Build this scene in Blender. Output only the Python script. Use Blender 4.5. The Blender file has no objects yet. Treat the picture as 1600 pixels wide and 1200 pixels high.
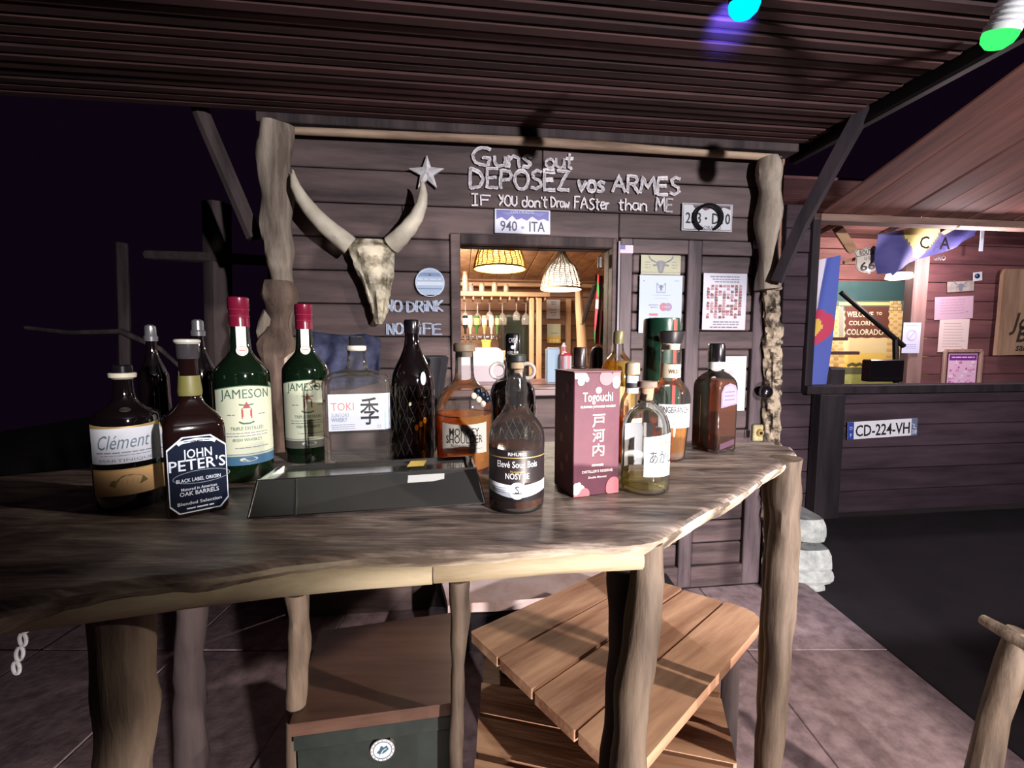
import bpy, math, random
from mathutils import Vector, Matrix, noise
random.seed(7)
C = bpy.context.scene.collection
scene = bpy.context.scene
PI = math.pi
# ---------------------------------------------------------------- camera
CAM = Vector((0, 0, 1.29)); F = 700.0; PITCH = math.atan(60 / 700)
cd = bpy.data.cameras.new('camera'); cam = bpy.data.objects.new('camera', cd); C.objects.link(cam)
cd.sensor_width = 36; cd.lens = F / 1600 * 36; cd.clip_start = 0.02
cam.location = CAM; cam.rotation_euler = (PI / 2 - PITCH, 0, 0)
scene.camera = cam
# ---------------------------------------------------------------- world, lights, exposure
w = bpy.data.worlds.new('night'); scene.world = w; w.use_nodes = True
w.node_tree.nodes['Background'].inputs[0].default_value = (0.34, 0.12, 0.42, 1)
w.node_tree.nodes['Background'].inputs[1].default_value = 0.011
vs = scene.view_settings
vs.view_transform = 'Standard'; vs.look = 'None'; vs.gamma = 1; vs.use_curve_mapping = False; vs.exposure = 0.0
scene.cycles.max_bounces = 8; scene.cycles.transparent_max_bounces = 24
scene.cycles.sample_clamp_indirect = 3; scene.cycles.blur_glossy = 0.5
scene.cycles.caustics_reflective = False; scene.cycles.caustics_refractive = False

def lamp(name, kind, loc, energy, color, size=0.03, aim=None, angle=None, blend=0.5):
    d = bpy.data.lights.new(name, kind); d.energy = energy; d.color = color
    if kind == 'AREA': d.size = size
    else: d.shadow_soft_size = size
    if kind == 'SPOT': d.spot_size = math.radians(angle); d.spot_blend = blend
    o = bpy.data.objects.new(name, d); C.objects.link(o); o.location = loc
    if aim is not None:
        o.rotation_euler = (Vector(aim) - Vector(loc)).to_track_quat('-Z', 'Y').to_euler()
    return o
_t = Vector((1.70, -1.40, 1.84))
lamp('torch_light', 'SPOT', _t, 600, (1.0, 0.93, 0.95), 0.035, _t + Vector((-.01375, .7879, .6157)), 136.0, 0.03)
lamp('added_right_fill', 'SPOT', _t + Vector((.1, 0, .1)), 330, (1.0, 0.86, 0.84), 0.05, (2.9, 3.0, 1.62), 36, 0.7)  # added spot brightening the next cabin's wall and roof, no real torch
_t = Vector((1.10, -1.30, 0.36))
lamp('added_low_fill', 'SPOT', _t, 520, (1.0, 0.86, 0.80), 0.05, _t + Vector((-.2730, .9520, -.139)), 64, 0.10)  # unseen low spot added to light the legs and floor under the bar
lamp('added_table_spot', 'SPOT', (1.95, 0.15, 1.95), 210, (1.0, 0.84, 0.72), 0.03, (.26, 1.42, .40), 64, 0.35)  # spot added off to the right to brighten the plank table, no lantern there
# ---------------------------------------------------------------- picture-to-place helpers
_R = Matrix.Rotation(PI / 2 - PITCH, 3, 'X')
def ray(px, py): return _R @ Vector(((px - 800) / F, -(py - 600) / F, -1))
def at(px, py, Y):
    d = ray(px, py); return CAM + d * (Y / d.y)
def onz(px, py, z):
    d = ray(px, py); return CAM + d * ((z - CAM.z) / d.z)
YAW = math.radians(7.0)
W0 = at(440, 540, 2.02); W0.z = 0
WM = Matrix.Translation(W0) @ Matrix.Rotation(YAW, 4, 'Z')
WMI = WM.inverted()
def wl(px, py, off=0.0):
    """wall-frame (s, z) of the point seen at a pixel on the plane `off` behind the main wall"""
    o = WMI @ CAM; d = WMI.to_3x3() @ ray(px, py)
    p = o + d * ((off - o.y) / d.y); return p.x, p.z
# ---------------------------------------------------------------- mesh builder
class MB:
    def __init__(s): s.v = []; s.f = []; s.m = []; s.sm = []
    def add(s, vs, fs, mi=0, smooth=False):
        b = len(s.v); s.v += [tuple(v) for v in vs]
        for f in fs: s.f.append(tuple(b + i for i in f)); s.m.append(mi); s.sm.append(smooth)
        return s
    def box(s, c, d, mi=0, bev=0.0, rot=None):
        x, y, z = d[0] / 2, d[1] / 2, d[2] / 2
        if bev <= 0:
            vs = [(i, j, k) for i in (-x, x) for j in (-y, y) for k in (-z, z)]
            fs = [(0, 1, 3, 2), (4, 6, 7, 5), (0, 4, 5, 1), (2, 3, 7, 6), (0, 2, 6, 4), (1, 5, 7, 3)]
        else:
            b = min(bev, x * .9, y * .9, z * .9); vs = []; idx = {}
            for i in (-1, 1):
                for j in (-1, 1):
                    for k in (-1, 1):
                        for a in range(3):
                            p = [i * x, j * y, k * z]; q = [i * (x - b), j * (y - b), k * (z - b)]
                            q[a] = p[a]; idx[(i, j, k, a)] = len(vs); vs.append(tuple(q))
            fs = []
            for a in range(3):
                o = [q for q in range(3) if q != a]
                for sg in (-1, 1):
                    def K(u, v_):
                        t = [0, 0, 0]; t[a] = sg; t[o[0]] = u; t[o[1]] = v_; return idx[(t[0], t[1], t[2], a)]
                    fs.append((K(-1, -1), K(1, -1), K(1, 1), K(-1, 1)))
            for a in range(3):
                o = [q for q in range(3) if q != a]
                for u in (-1, 1):
                    for v_ in (-1, 1):
                        def K(e, ax):
                            t = [0, 0, 0]; t[a] = e; t[o[0]] = u; t[o[1]] = v_; return idx[(t[0], t[1], t[2], ax)]
                        fs.append((K(-1, o[0]), K(1, o[0]), K(1, o[1]), K(-1, o[1])))
            for i in (-1, 1):
                for j in (-1, 1):
                    for k in (-1, 1): fs.append(tuple(idx[(i, j, k, a)] for a in range(3)))
        R = rot if rot is not None else Matrix.Identity(3)
        c = Vector(c)
        return s.add([R @ Vector(v) + c for v in vs], fs, mi)
    def loft(s, rings, mi=0, cap0=True, cap1=True, smooth=True):
        n = len(rings[0]); vs = [p for r in rings for p in r]; fs = []
        for i in range(len(rings) - 1):
            for j in range(n):
                k = (j + 1) % n; fs.append((i * n + j, i * n + k, (i + 1) * n + k, (i + 1) * n + j))
        s.add(vs, fs, mi, smooth)
        if cap0: s.add(rings[0], [tuple(range(n))[::-1]], mi)
        if cap1: s.add(rings[-1], [tuple(range(n))], mi)
        return s
    def lathe(s, prof, seg=28, mi=0, c=(0, 0, 0), cap0=True, cap1=True, sy=1.0):
        rings = [[(c[0] + r * math.cos(2 * PI * j / seg), c[1] + sy * r * math.sin(2 * PI * j / seg), c[2] + z) for j in range(seg)] for r, z in prof]
        return s.loft(rings, mi, cap0, cap1)
    def tube(s, pts, rad, seg=10, mi=0, cap=True, rough=0.0, sc=8.0, flat=1.0):
        pts = [Vector(p) for p in pts]; n = len(pts)
        if not hasattr(rad, '__len__'): rad = [rad] * n
        rings = []; up = None
        for i, p in enumerate(pts):
            t = (pts[min(i + 1, n - 1)] - pts[max(i - 1, 0)]).normalized()
            if up is None: up = Vector((0, 0, 1)) if abs(t.z) < .9 else Vector((0, 1, 0))
            a = t.cross(up).normalized(); b = a.cross(t).normalized(); up = b
            ring = []
            for j in range(seg):
                an = 2 * PI * j / seg; d = a * math.cos(an) + b * math.sin(an) * flat
                r = rad[i]
                if rough: r *= 1 + rough * noise.noise((p + d * r * 2) * sc)
                ring.append(p + d * r)
            rings.append(ring)
        return s.loft(rings, mi, cap, cap)
    def prism(s, poly, z0, z1, mi=0, M=None):
        n = len(poly); vs = [Vector((p[0], p[1], z0)) for p in poly] + [Vector((p[0], p[1], z1)) for p in poly]
        if M is not None: vs = [M @ v for v in vs]
        return s.add(vs, [tuple(range(n))[::-1], tuple(range(n, 2 * n))] + [(i, (i + 1) % n, n + (i + 1) % n, n + i) for i in range(n)], mi)
    def ball(s, c, r, mi=0, n=10, sc=(1, 1, 1)):
        prof = [(max(r * math.sin(PI * i / n), 1e-5), -r * math.cos(PI * i / n)) for i in range(n + 1)]
        rings = [[(c[0] + sc[0] * q * math.cos(2 * PI * j / (n * 2)), c[1] + sc[1] * q * math.sin(2 * PI * j / (n * 2)), c[2] + sc[2] * z) for j in range(n * 2)] for q, z in prof]
        return s.loft(rings, mi)
    # --- flat print on a surface f(u, v, offset)
    def patch(s, f, u0, u1, v0, v1, mi=0, o=0.0, nu=12, vt=None, vb=None):
        vs = []
        for i in range(nu + 1):
            u = u0 + (u1 - u0) * i / nu
            vs.append(f(u, vb(u) if vb else v0, o)); vs.append(f(u, vt(u) if vt else v1, o))
        return s.add(vs, [(2 * i, 2 * i + 2, 2 * i + 3, 2 * i + 1) for i in range(nu)], mi, nu > 1)
    def shape(s, f, pts, mi=0, o=0.0): return s.add([f(u, v, o) for u, v in pts], [tuple(range(len(pts)))], mi)
    def disc(s, f, u, v, ru, rv, mi=0, o=0.0, n=20, a0=0, a1=2 * PI):
        return s.shape(f, [(u + ru * math.cos(a0 + (a1 - a0) * i / n), v + rv * math.sin(a0 + (a1 - a0) * i / n)) for i in range(n)], mi, o)
    def ringp(s, f, u, v, ru, rv, wd, mi=0, o=0.0, n=24):
        vs = []
        for i in range(n):
            a = 2 * PI * i / n
            vs += [f(u + ru * math.cos(a), v + rv * math.sin(a), o), f(u + (ru - wd) * math.cos(a), v + (rv - wd) * math.sin(a), o)]
        return s.add(vs, [(2 * i, (2 * i + 2) % (2 * n), (2 * i + 3) % (2 * n), 2 * i + 1) for i in range(n)], mi)
    def stroke(s, f, pts, wd, mi=0, o=0.0):
        P = [Vector((p[0], p[1])) for p in pts]; n = len(P); vs = []
        for i in range(n):
            t = P[min(i + 1, n - 1)] - P[max(i - 1, 0)]
            if t.length < 1e-9: t = Vector((1, 0))
            t.normalize(); q = Vector((-t.y, t.x)) * wd / 2
            a = P[i] + q; b = P[i] - q; vs += [f(a.x, a.y, o), f(b.x, b.y, o)]
        return s.add(vs, [(2 * i, 2 * i + 1, 2 * i + 3, 2 * i + 2) for i in range(n - 1)], mi)
    def rule(s, f, u0, u1, v, h, mi=0, o=0.0):
        u = u0
        while u < u1:
            l = min(random.uniform(2.5, 7) * h, u1 - u); s.shape(f, [(u, v), (u + l, v), (u + l, v + h), (u, v + h)], mi, o); u += l + h * .8
        return s
    def text(s, txt, size, f, u, v, mi=0, o=0.0, bold=0.0, shear=0.0, width=None, sx=1.0, rise=0.0, align='C'):
        vs, fs, x0, x1 = text2d(txt, bold, shear)
        k = size; kx = size * sx if width is None else width / max(x1 - x0, 1e-6)
        off = {'C': (x0 + x1) / 2, 'L': x0, 'R': x1}[align]
        out = []
        for x, y in vs:
            uu = (x - off) * kx; out.append(f(u + uu, v + y * k + rise * uu, o))
        return s.add(out, fs, mi)
    def build(s, name, mats, parent=None, loc=None, angle=35, rz=None):
        me = bpy.data.meshes.new(name); me.from_pydata([tuple(v) for v in s.v], [], s.f)
        if not isinstance(mats, (list, tuple)): mats = [mats]
        for m in mats: me.materials.append(m)
        for p, mi, sm in zip(me.polygons, s.m, s.sm): p.material_index = mi; p.use_smooth = sm
        if any(s.sm): me.set_sharp_from_angle(angle=math.radians(angle))
        me.update()
        o = bpy.data.objects.new(name, me); C.objects.link(o)
        if parent is not None: o.parent = parent
        if loc is not None: o.location = loc
        if rz is not None: o.rotation_euler = (0, 0, rz)
        return o
_tc = {}
def text2d(txt, bold, shear):
    key = (txt, bold, shear)
    if key not in _tc:
        cu = bpy.data.curves.new('lettering', 'FONT'); cu.body = txt; cu.size = 1.39; cu.offset = bold; cu.shear = shear
        cu.resolution_u = 2; ob = bpy.data.objects.new('lettering', cu); me = ob.to_mesh()
        vs = [(v.co.x, v.co.y) for v in me.vertices]; fs = [tuple(p.vertices) for p in me.polygons]
        ob.to_mesh_clear(); bpy.data.objects.remove(ob); bpy.data.curves.remove(cu)
        xs = [v[0] for v in vs] or [0, 1]
        _tc[key] = (vs, fs, min(xs), max(xs))
    return _tc[key]
def cyl(R, rot=0.0): return lambda u, v, o: ((R + o) * math.sin(u / R + rot), -(R + o) * math.cos(u / R + rot), v)
def flat(y=0.0, x=0.0, z=0.0): return lambda u, v, o: (x + u, y - o, z + v)
def tag(o, label=None, cat=None, group=None, kind=None):
    if label: o['label'] = label
    if cat: o['category'] = cat
    if group: o['group'] = group
    if kind: o['kind'] = kind
    return o
def thing(name, label, cat, loc=(0, 0, 0), rz=0.0, group=None):
    o = bpy.data.objects.new(name, None); C.objects.link(o); o.location = loc; o.rotation_euler = (0, 0, rz)
    return tag(o, label, cat, group)
def wthing(name, label, cat, px, py, off=0.0, group=None):
    """a thing whose origin sits on a plane parallel to the main wall; returns it and a pixel-to-local function"""
    s, z = wl(px, py, off); o = thing(name, label, cat, WM @ Vector((s, off, z)), YAW, group)
    def L(x, y):
        a, b = wl(x, y, off); return a - s, b - z
    return o, L
def struct(name, label=None):
    o = bpy.data.objects.new(name, None); C.objects.link(o); o['kind'] = 'structure'
    if label: o['label'] = label
    return o
def ramp(a, b, t): return tuple(x + (y - x) * t for x, y in zip(a, b))
# ---------------------------------------------------------------- materials
def newmat(name):
    m = bpy.data.materials.new(name); m.use_nodes = True; nt = m.node_tree; nt.nodes.clear()
    out = nt.nodes.new('ShaderNodeOutputMaterial'); return m, nt, out
def col(c): return (c[0], c[1], c[2], 1)
def pbr(name, c, rough=0.6, metal=0.0, spec=0.5, c2=None, sc=20.0, bump=0.0, stretch=(1, 1, 1), coat=0.0, lo=.35, hi=.65, detail=6, emit=None, es=0.0):
    m, nt, out = newmat(name); N = nt.nodes; Lk = nt.links
    b = N.new('ShaderNodeBsdfPrincipled'); Lk.new(b.outputs[0], out.inputs[0])
    b.inputs['Base Color'].default_value = col(c); b.inputs['Roughness'].default_value = rough
    b.inputs['Metallic'].default_value = metal; b.inputs['Specular IOR Level'].default_value = spec; b.inputs['Coat Weight'].default_value = coat
    if emit: b.inputs['Emission Color'].default_value = col(emit); b.inputs['Emission Strength'].default_value = es
    if c2 is not None or bump:
        tc = N.new('ShaderNodeTexCoord'); oi = N.new('ShaderNodeObjectInfo'); mp = N.new('ShaderNodeMapping'); ad = N.new('ShaderNodeVectorMath'); ad.operation = 'ADD'
        ml = N.new('ShaderNodeMath'); ml.operation = 'MULTIPLY'; ml.inputs[1].default_value = 37.0
        Lk.new(oi.outputs['Random'], ml.inputs[0]); Lk.new(tc.outputs['Object'], mp.inputs[0]); mp.inputs['Scale'].default_value = stretch
        Lk.new(mp.outputs[0], ad.inputs[0]); Lk.new(ml.outputs[0], ad.inputs[1])
        nz = N.new('ShaderNodeTexNoise'); nz.inputs['Scale'].default_value = sc; nz.inputs['Detail'].default_value = detail; nz.inputs['Roughness'].default_value = .62
        Lk.new(ad.outputs[0], nz.inputs['Vector'])
        if c2 is not None:
            cr = N.new('ShaderNodeValToRGB'); cr.color_ramp.elements[0].position = lo; cr.color_ramp.elements[1].position = hi
            cr.color_ramp.elements[0].color = col(c); cr.color_ramp.elements[1].color = col(c2)
            Lk.new(nz.outputs[0], cr.inputs[0]); Lk.new(cr.outputs[0], b.inputs['Base Color'])
        if bump:
            bp = N.new('ShaderNodeBump'); bp.inputs['Strength'].default_value = bump; bp.inputs['Distance'].default_value = .004
            Lk.new(nz.outputs[0], bp.inputs['Height']); Lk.new(bp.outputs[0], b.inputs['Normal'])
    return m
def wood(name, c, c2, axis='X', sc=9.0, rough=.65, bump=.5, **k):
    st = {'X': (.12, 1, 1), 'Y': (1, .12, 1), 'Z': (1, 1, .12)}[axis]
    return pbr(name, c, rough, c2=c2, sc=sc, bump=bump, stretch=st, **k)
def glass(name, tint, edge, gl=1.0, rough=.03, ior=1.45, haze=.018):  # haze mixes in a pale diffuse veil standing for light on clear glass
    m, nt, out = newmat(name); N = nt.nodes; Lk = nt.links
    lw = N.new('ShaderNodeLayerWeight'); lw.inputs[0].default_value = .35
    pw = N.new('ShaderNodeMath'); pw.operation = 'POWER'; pw.inputs[1].default_value = 1.6; Lk.new(lw.outputs['Facing'], pw.inputs[0])
    mx = N.new('ShaderNodeMix'); mx.data_type = 'RGBA'; mx.inputs[6].default_value = col(tint); mx.inputs[7].default_value = col(edge); Lk.new(pw.outputs[0], mx.inputs[0])
    tr = N.new('ShaderNodeBsdfTransparent'); Lk.new(mx.outputs[2], tr.inputs[0])
    g = N.new('ShaderNodeBsdfGlossy'); g.inputs['Roughness'].default_value = rough; g.inputs[0].default_value = (gl, gl, gl, 1)
    fr = N.new('ShaderNodeFresnel'); fr.inputs[0].default_value = ior
    ms = N.new('ShaderNodeMixShader'); Lk.new(fr.outputs[0], ms.inputs[0]); Lk.new(tr.outputs[0], ms.inputs[1]); Lk.new(g.outputs[0], ms.inputs[2]); hz = N.new('ShaderNodeBsdfDiffuse'); hz.inputs[0].default_value = (.8, .78, .76, 1); m2 = N.new('ShaderNodeMixShader'); m2.inputs[0].default_value = haze
    Lk.new(ms.outputs[0], m2.inputs[1]); Lk.new(hz.outputs[0], m2.inputs[2]); Lk.new(m2.outputs[0], out.inputs[0])
    return m
def liquid(name, tint, scat, dens=.5):
    m, nt, out = newmat(name); N = nt.nodes; Lk = nt.links
    tr = N.new('ShaderNodeBsdfTransparent'); tr.inputs[0].default_value = col(tint)
    d = N.new('ShaderNodeBsdfPrincipled'); d.inputs['Base Color'].default_value = col(scat); d.inputs['Roughness'].default_value = .12
    ms = N.new('ShaderNodeMixShader'); ms.inputs[0].default_value = dens; Lk.new(tr.outputs[0], ms.inputs[1]); Lk.new(d.outputs[0], ms.inputs[2]); Lk.new(ms.outputs[0], out.inputs[0])
    return m
def emis(name, c, s):
    m, nt, out = newmat(name); e = nt.nodes.new('ShaderNodeEmission'); e.inputs[0].default_value = col(c); e.inputs[1].default_value = s; nt.links.new(e.outputs[0], out.inputs[0]); return m
def transl(name, c, t=.5, c2=None, sc=60):
    m, nt, out = newmat(name); N = nt.nodes; Lk = nt.links
    d = N.new('ShaderNodeBsdfDiffuse'); d.inputs[0].default_value = col(c); r = N.new('ShaderNodeBsdfTranslucent'); r.inputs[0].default_value = col(c)
    ms = N.new('ShaderNodeMixShader'); ms.inputs[0].default_value = t; Lk.new(d.outputs[0], ms.inputs[1]); Lk.new(r.outputs[0], ms.inputs[2]); Lk.new(ms.outputs[0], out.inputs[0])
    return m
M = {}
M['wall'] = wood('dark_wall_planks', (.036, .024, .025), (.150, .105, .105), 'X', 13, .7, .9, lo=.32, hi=.74)
M['wallgap'] = pbr('wall_backing', (.008, .006, .008), .9)
M['door'] = wood('dark_door_wood', (.034, .024, .030), (.125, .095, .110), 'Z', 16, .6, .7)
M['doorp'] = wood('dark_door_board', (.034, .022, .026), (.125, .085, .090), 'X', 16, .6, .7)
M['ceil'] = wood('ceiling_slat_wood', (.026, .011, .012), (.105, .046, .044), 'X', 7, .75, .6)
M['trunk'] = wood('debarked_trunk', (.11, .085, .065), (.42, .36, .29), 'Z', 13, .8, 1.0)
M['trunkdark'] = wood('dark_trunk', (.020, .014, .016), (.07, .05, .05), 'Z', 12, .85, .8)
M['leg'] = wood('weathered_leg', (.04, .027, .019), (.16, .12, .085), 'Z', 22, .75, 1.0)
M['pole'] = wood('pale_pole', (.20, .155, .09), (.46, .40, .27), 'X', 16, .7, .6)
M['rim'] = wood('live_edge', (.07, .05, .035), (.44, .38, .29), 'X', 18, .8, 1.0, lo=.38, hi=.56)
M['bone'] = pbr('old_bone', (.12, .10, .06), .8, c2=(.60, .56, .43), sc=19, bump=1.0, lo=.36, hi=.56, detail=9)  # dark noise tone paints shade into the bone's crevices
M['horn'] = pbr('horn', (.48, .44, .34), .55, c2=(.68, .64, .52), sc=10, bump=.3)
M['chalk'] = pbr('white_chalk', (.42, .40, .43), .9, c2=(.86, .84, .88), sc=140, lo=.3, hi=.5)
M['chalkblue'] = pbr('pale_blue_paint', (.26, .30, .42), .9, c2=(.50, .60, .78), sc=120, lo=.3, hi=.55)
M['white'] = pbr('white_paper', (.56, .58, .62), .7)
M['cream'] = pbr('cream_paper', (.56, .60, .44), .65)
M['black'] = pbr('black_print', (.012, .012, .016), .6)
M['ink'] = pbr('grey_ink', (.16, .17, .22), .7)
M['blackgloss'] = pbr('gloss_black', (.006, .005, .007), .22, coat=.5)
M['darkglass'] = pbr('dark_bottle_glass', (.004, .0025, .003), .06, coat=1.0)
M['greenglass'] = pbr('dark_green_glass', (.003, .010, .004), .06, coat=1.0)
M['clear'] = glass('clear_glass', (.95, .95, .94), (.45, .43, .42))
M['cleardark'] = glass('smoky_glass', (.55, .50, .52), (.14, .11, .12))
M['chrome'] = pbr('polished_steel', (.75, .75, .74), .16, 1.0)
M['iron'] = pbr('black_iron', (.012, .010, .012), .5, .6)
M['cork'] = pbr('cork', (.30, .20, .12), .8, c2=(.52, .38, .25), sc=60, bump=.3)
M['gold'] = pbr('gold_print', (.48, .34, .12), .4, .4)
M['tan'] = wood('warm_board', (.42, .25, .13), (.72, .47, .28), 'Z', 8, .6, .4)
M['tanx'] = wood('warm_board_across', (.34, .20, .11), (.62, .40, .24), 'X', 8, .6, .4)
M['bin'] = wood('inner_wall_board', (.16, .085, .05), (.36, .20, .12), 'X', 9, .7, .5)
M['floor'] = pbr('mauve_paving', (.20, .145, .165), .85, c2=(.38, .29, .32), sc=18, bump=.4)
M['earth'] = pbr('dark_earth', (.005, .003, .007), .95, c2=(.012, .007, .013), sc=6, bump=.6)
M['stone'] = pbr('pale_stone', (.24, .27, .27), .85, c2=(.52, .56, .55), sc=14, bump=1.0)
M['darkwood'] = wood('near_black_wood', (.008, .006, .009), (.028, .019, .026), 'Z', 12, .7, .6)
# ================================================================ STRUCTURE
rnd = random.Random(11)
def framed(name, label=None, off=0.0):
    o = struct(name, label); o.matrix_world = WM @ Matrix.Translation((0, off, 0)); return o
def board(parent, s0, s1, z0, z1, y0, y1, mat, name='plank', bev=.004):
    mb = MB(); mb.box((0, 0, 0), (s1 - s0, y1 - y0, z1 - z0), 0, bev)
    return mb.build(name, mat, parent, ((s0 + s1) / 2, (y0 + y1) / 2, (z0 + z1) / 2))
WT = 2.235                                   # wall top
ws0, wz1 = wl(719, 382); ws1, _ = wl(955, 382); wz0 = wl(840, 606)[1]
ds0 = wl(966, 500)[0]; ds1 = wl(1204, 500)[0]; dz1 = wl(1100, 377)[1]
SR = wl(1212, 500)[0]
wall = framed('wall_back', 'dark planked cabin wall with chalk writing behind the bar')
MB().box(((ws0) / 2 - .02, .03, WT / 2), (ws0 + .04, .02, WT)).box(((ws0 + ws1) / 2, .03, (WT + wz1) / 2), (ws1 - ws0, .02, WT - wz1)) \
    .box(((ws0 + ws1) / 2, .03, wz0 / 2), (ws1 - ws0, .02, wz0)).box(((ws1 + SR) / 2, .03, WT / 2), (SR - ws1, .02, WT)).build('backing', M['wallgap'], wall)
row = .148; z = 0.0; k = 0
while z < WT - .01:
    zt = min(z + row, WT); segs = [(-.03, SR)]
    if zt > wz0 + .02 and z < wz1 - .02: segs = [(-.03, ws0 - .03), (ws1 + .03, SR)]
    out = []
    for a, b in segs:
        if z < dz1 - .02 and b > ds0: b = ds0 - .005
        if b - a > .05: out.append((a, b))
    for a, b in out:
        cuts = [a]
        if b - a > 1.3: cuts.append(a + (b - a) * (.35 + .3 * rnd.random()))
        cuts.append(b)
        for i in range(len(cuts) - 1):
            dy = rnd.uniform(-.004, .004)
            board(wall, cuts[i] + .0015, cuts[i + 1] - .0015, z + .002, zt - .003, dy, .02 + dy, M['wall'])
    z += row; k += 1
zr = 0
while zr < dz1 + .006: zr += row
board(wall, ds0 - .004, SR, dz1 + .006, zr - .003, -.002, .02, M['wall'])
# window of the bar
win = framed('window_1', 'open serving window into the lit bar hut')
fw = .045
for a, b, c, d, nm in ((ws0 - fw, ws0, wz0, wz1 + fw, 'jamb'), (ws1, ws1 + .022, wz0, wz1 + fw, 'jamb'), (ws0, ws1, wz1, wz1 + fw, 'lintel')):
    board(win, a, b, c, d, -.022, .10, M['wall'] if nm != 'lintel' else M['trunkdark'], nm)
board(win, ws1 + .026, ws1 + .036, wz0, wz1 + .03, -.03, .02, pbr('grey_strip', (.22, .20, .24), .5), 'edge_strip', .001)
board(win, ws0 - fw - .02, ws1 + .04, wz0 - .035, wz0, -.05, .16, wood('red_brown_sill', (.05, .022, .028), (.15, .07, .08), 'X', 12, .4, .3), 'sill')
board(win, ws1 - .045, ws1 - .025, wz1 - .085, wz1 - .025, .05, .07, M['blackgloss'], 'bracket', .004)
# door
door = framed('door_1', 'dark wooden door of panelled boards with a round black knob')
dm = M['door']
DX = [wl(x, 450)[0] for x in (966, 985, 1071, 1092, 1176, 1204)]
DZ = [wl(1090, y)[1] for y in (377, 399, 518, 545)] + [.86, .74, .14, .03]
for a, b in ((0, 1), (2, 3), (4, 5)): board(door, DX[a], DX[b], DZ[7], DZ[0], -.020, .012, dm, 'stile', .004)
rails = [(DZ[1], DZ[0]), (DZ[3], DZ[2]), (DZ[5], DZ[4]), (DZ[7], DZ[6])]
for z0_, z1_ in rails:
    for a, b in ((1, 2), (3, 4)): board(door, DX[a], DX[b], z0_, z1_, -.018, .012, M['doorp'], 'rail', .003)
for (zt, zb), n in (((DZ[1], DZ[2]), 4), ((DZ[3], DZ[4]), 4), ((DZ[5], DZ[6]), 5)):
    for a, b in ((1, 2), (3, 4)):
        h = (zt - zb) / n
        for i in range(n): board(door, DX[a] + .006, DX[b] - .006, zb + i * h + .004, zb + (i + 1) * h - .003, -.006 + rnd.uniform(-.002, .002), .010, M['doorp'], 'door_board', .006)
ks, kz = wl(1192, 612, -.05)
kb = MB(); kb.tube([(0, .035, 0), (0, .0, 0)], .014, 12); kb.ball((0, -.018, 0), .036, 0, 8, (1, .75, 1)); kb.build('door_knob', M['blackgloss'], door, (ks, -.055, kz))
a_, b_ = wl(1184, 676, -.03)
lb = MB(); lb.box((0, 0, 0), (.062, .022, .085), 0, .005); lb.tube([(0, -.010, .002), (0, -.024, .002)], [.020, .016], 14, 1); lb.tube([(0, -.02, .002), (0, -.026, .002)], [.010, .008], 10, 2)
lb.build('brass_latch', [pbr('pale_brass', (.42, .38, .20), .45, .3, c2=(.62, .58, .36), sc=40), M['gold'], M['iron']], door, (a_, -.032, b_))
a_, b_ = wl(1168, 678, -.03); MB().box((0, 0, 0), (.022, .018, .042), 0, .004).build('strike_plate', M['chrome'], door, (a_, -.028, b_))
# top log trim
tr = framed('trim_1', 'thin pale log running along the top of the cabin wall')
pts = [(wl(x, y, -.05)[0], -.05, wl(x, y, -.05)[1]) for x, y in ((436, 203), (560, 209), (700, 215), (830, 221), (950, 229), (1080, 238), (1205, 246))]
MB().tube(pts, [.015, .016, .018, .017, .019, .017, .016], 12, 0, True, .25, 12).build('log', wood('trim_log', (.16, .10, .07), (.46, .34, .24), 'X', 14, .7, .7), tr)
board(tr, -.05, SR + .05, WT, WT + .04, -.04, .05, M['trunkdark'], 'plate')
# ceiling slats
ceil = framed('ceiling', 'low porch ceiling of narrow dark slats')
cx1 = 2.50
cm = []
for i in range(3):
    mb = MB(); mb.box((0, 0, 0), (5.6, .043, .016), 0, .006); cm.append(mb)
protos = []
for i in range(34):
    y = -.06 - i * .0495
    if i < 3: protos.append(cm[i].build('slat', M['ceil'], ceil, (cx1 - 2.8, y, 2.283 + rnd.uniform(-.003, .003)))); continue
    o = protos[i % 3].copy(); C.objects.link(o); o.parent = ceil; o.location = (cx1 - 2.8 + rnd.uniform(-.02, .0), y, 2.283 + rnd.uniform(-.004, .004)); o.rotation_euler = (rnd.uniform(-.06, .06), 0, 0)
MB().box((cx1 - 2.8, -.95, 2.312), (5.6, 1.9, .02)).box((cx1 - 2.8, -2.7, 2.31), (5.6, 1.7, .04)).build('roof_sheet', M['wallgap'], ceil)
MB().box((cx1 + .03, -1.5, 2.29), (.05, 3.2, .12), 0, .01).build('edge_beam', M['iron'], ceil)
# floor
fl = struct('floor', 'mauve grey paving under and around the bar')
sl = [MB().box((0, 0, 0), (.597, .597, .04), 0, .003).build('paving_slab', M['floor'], fl, (0, 0, -5))]
first = True
for i in range(-6, 5):
    for j in range(0, 8):
        x = i * .6 + .1; y = .3 + j * .6
        # the paving stops at the slanting edge on the right
        if x > 1.30 + (y - 1.3) * .20 + .1: continue
        o = sl[0] if first else sl[0].copy()
        if not first: C.objects.link(o); o.parent = fl
        first = False
        o.location = (x, y, -.02 + rnd.uniform(-.002, .002)); o.rotation_euler = (0, 0, 0)
MB().box((0, 2.5, -.10), (16, 12, .1)).build('ground', M['earth'], fl)
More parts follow.
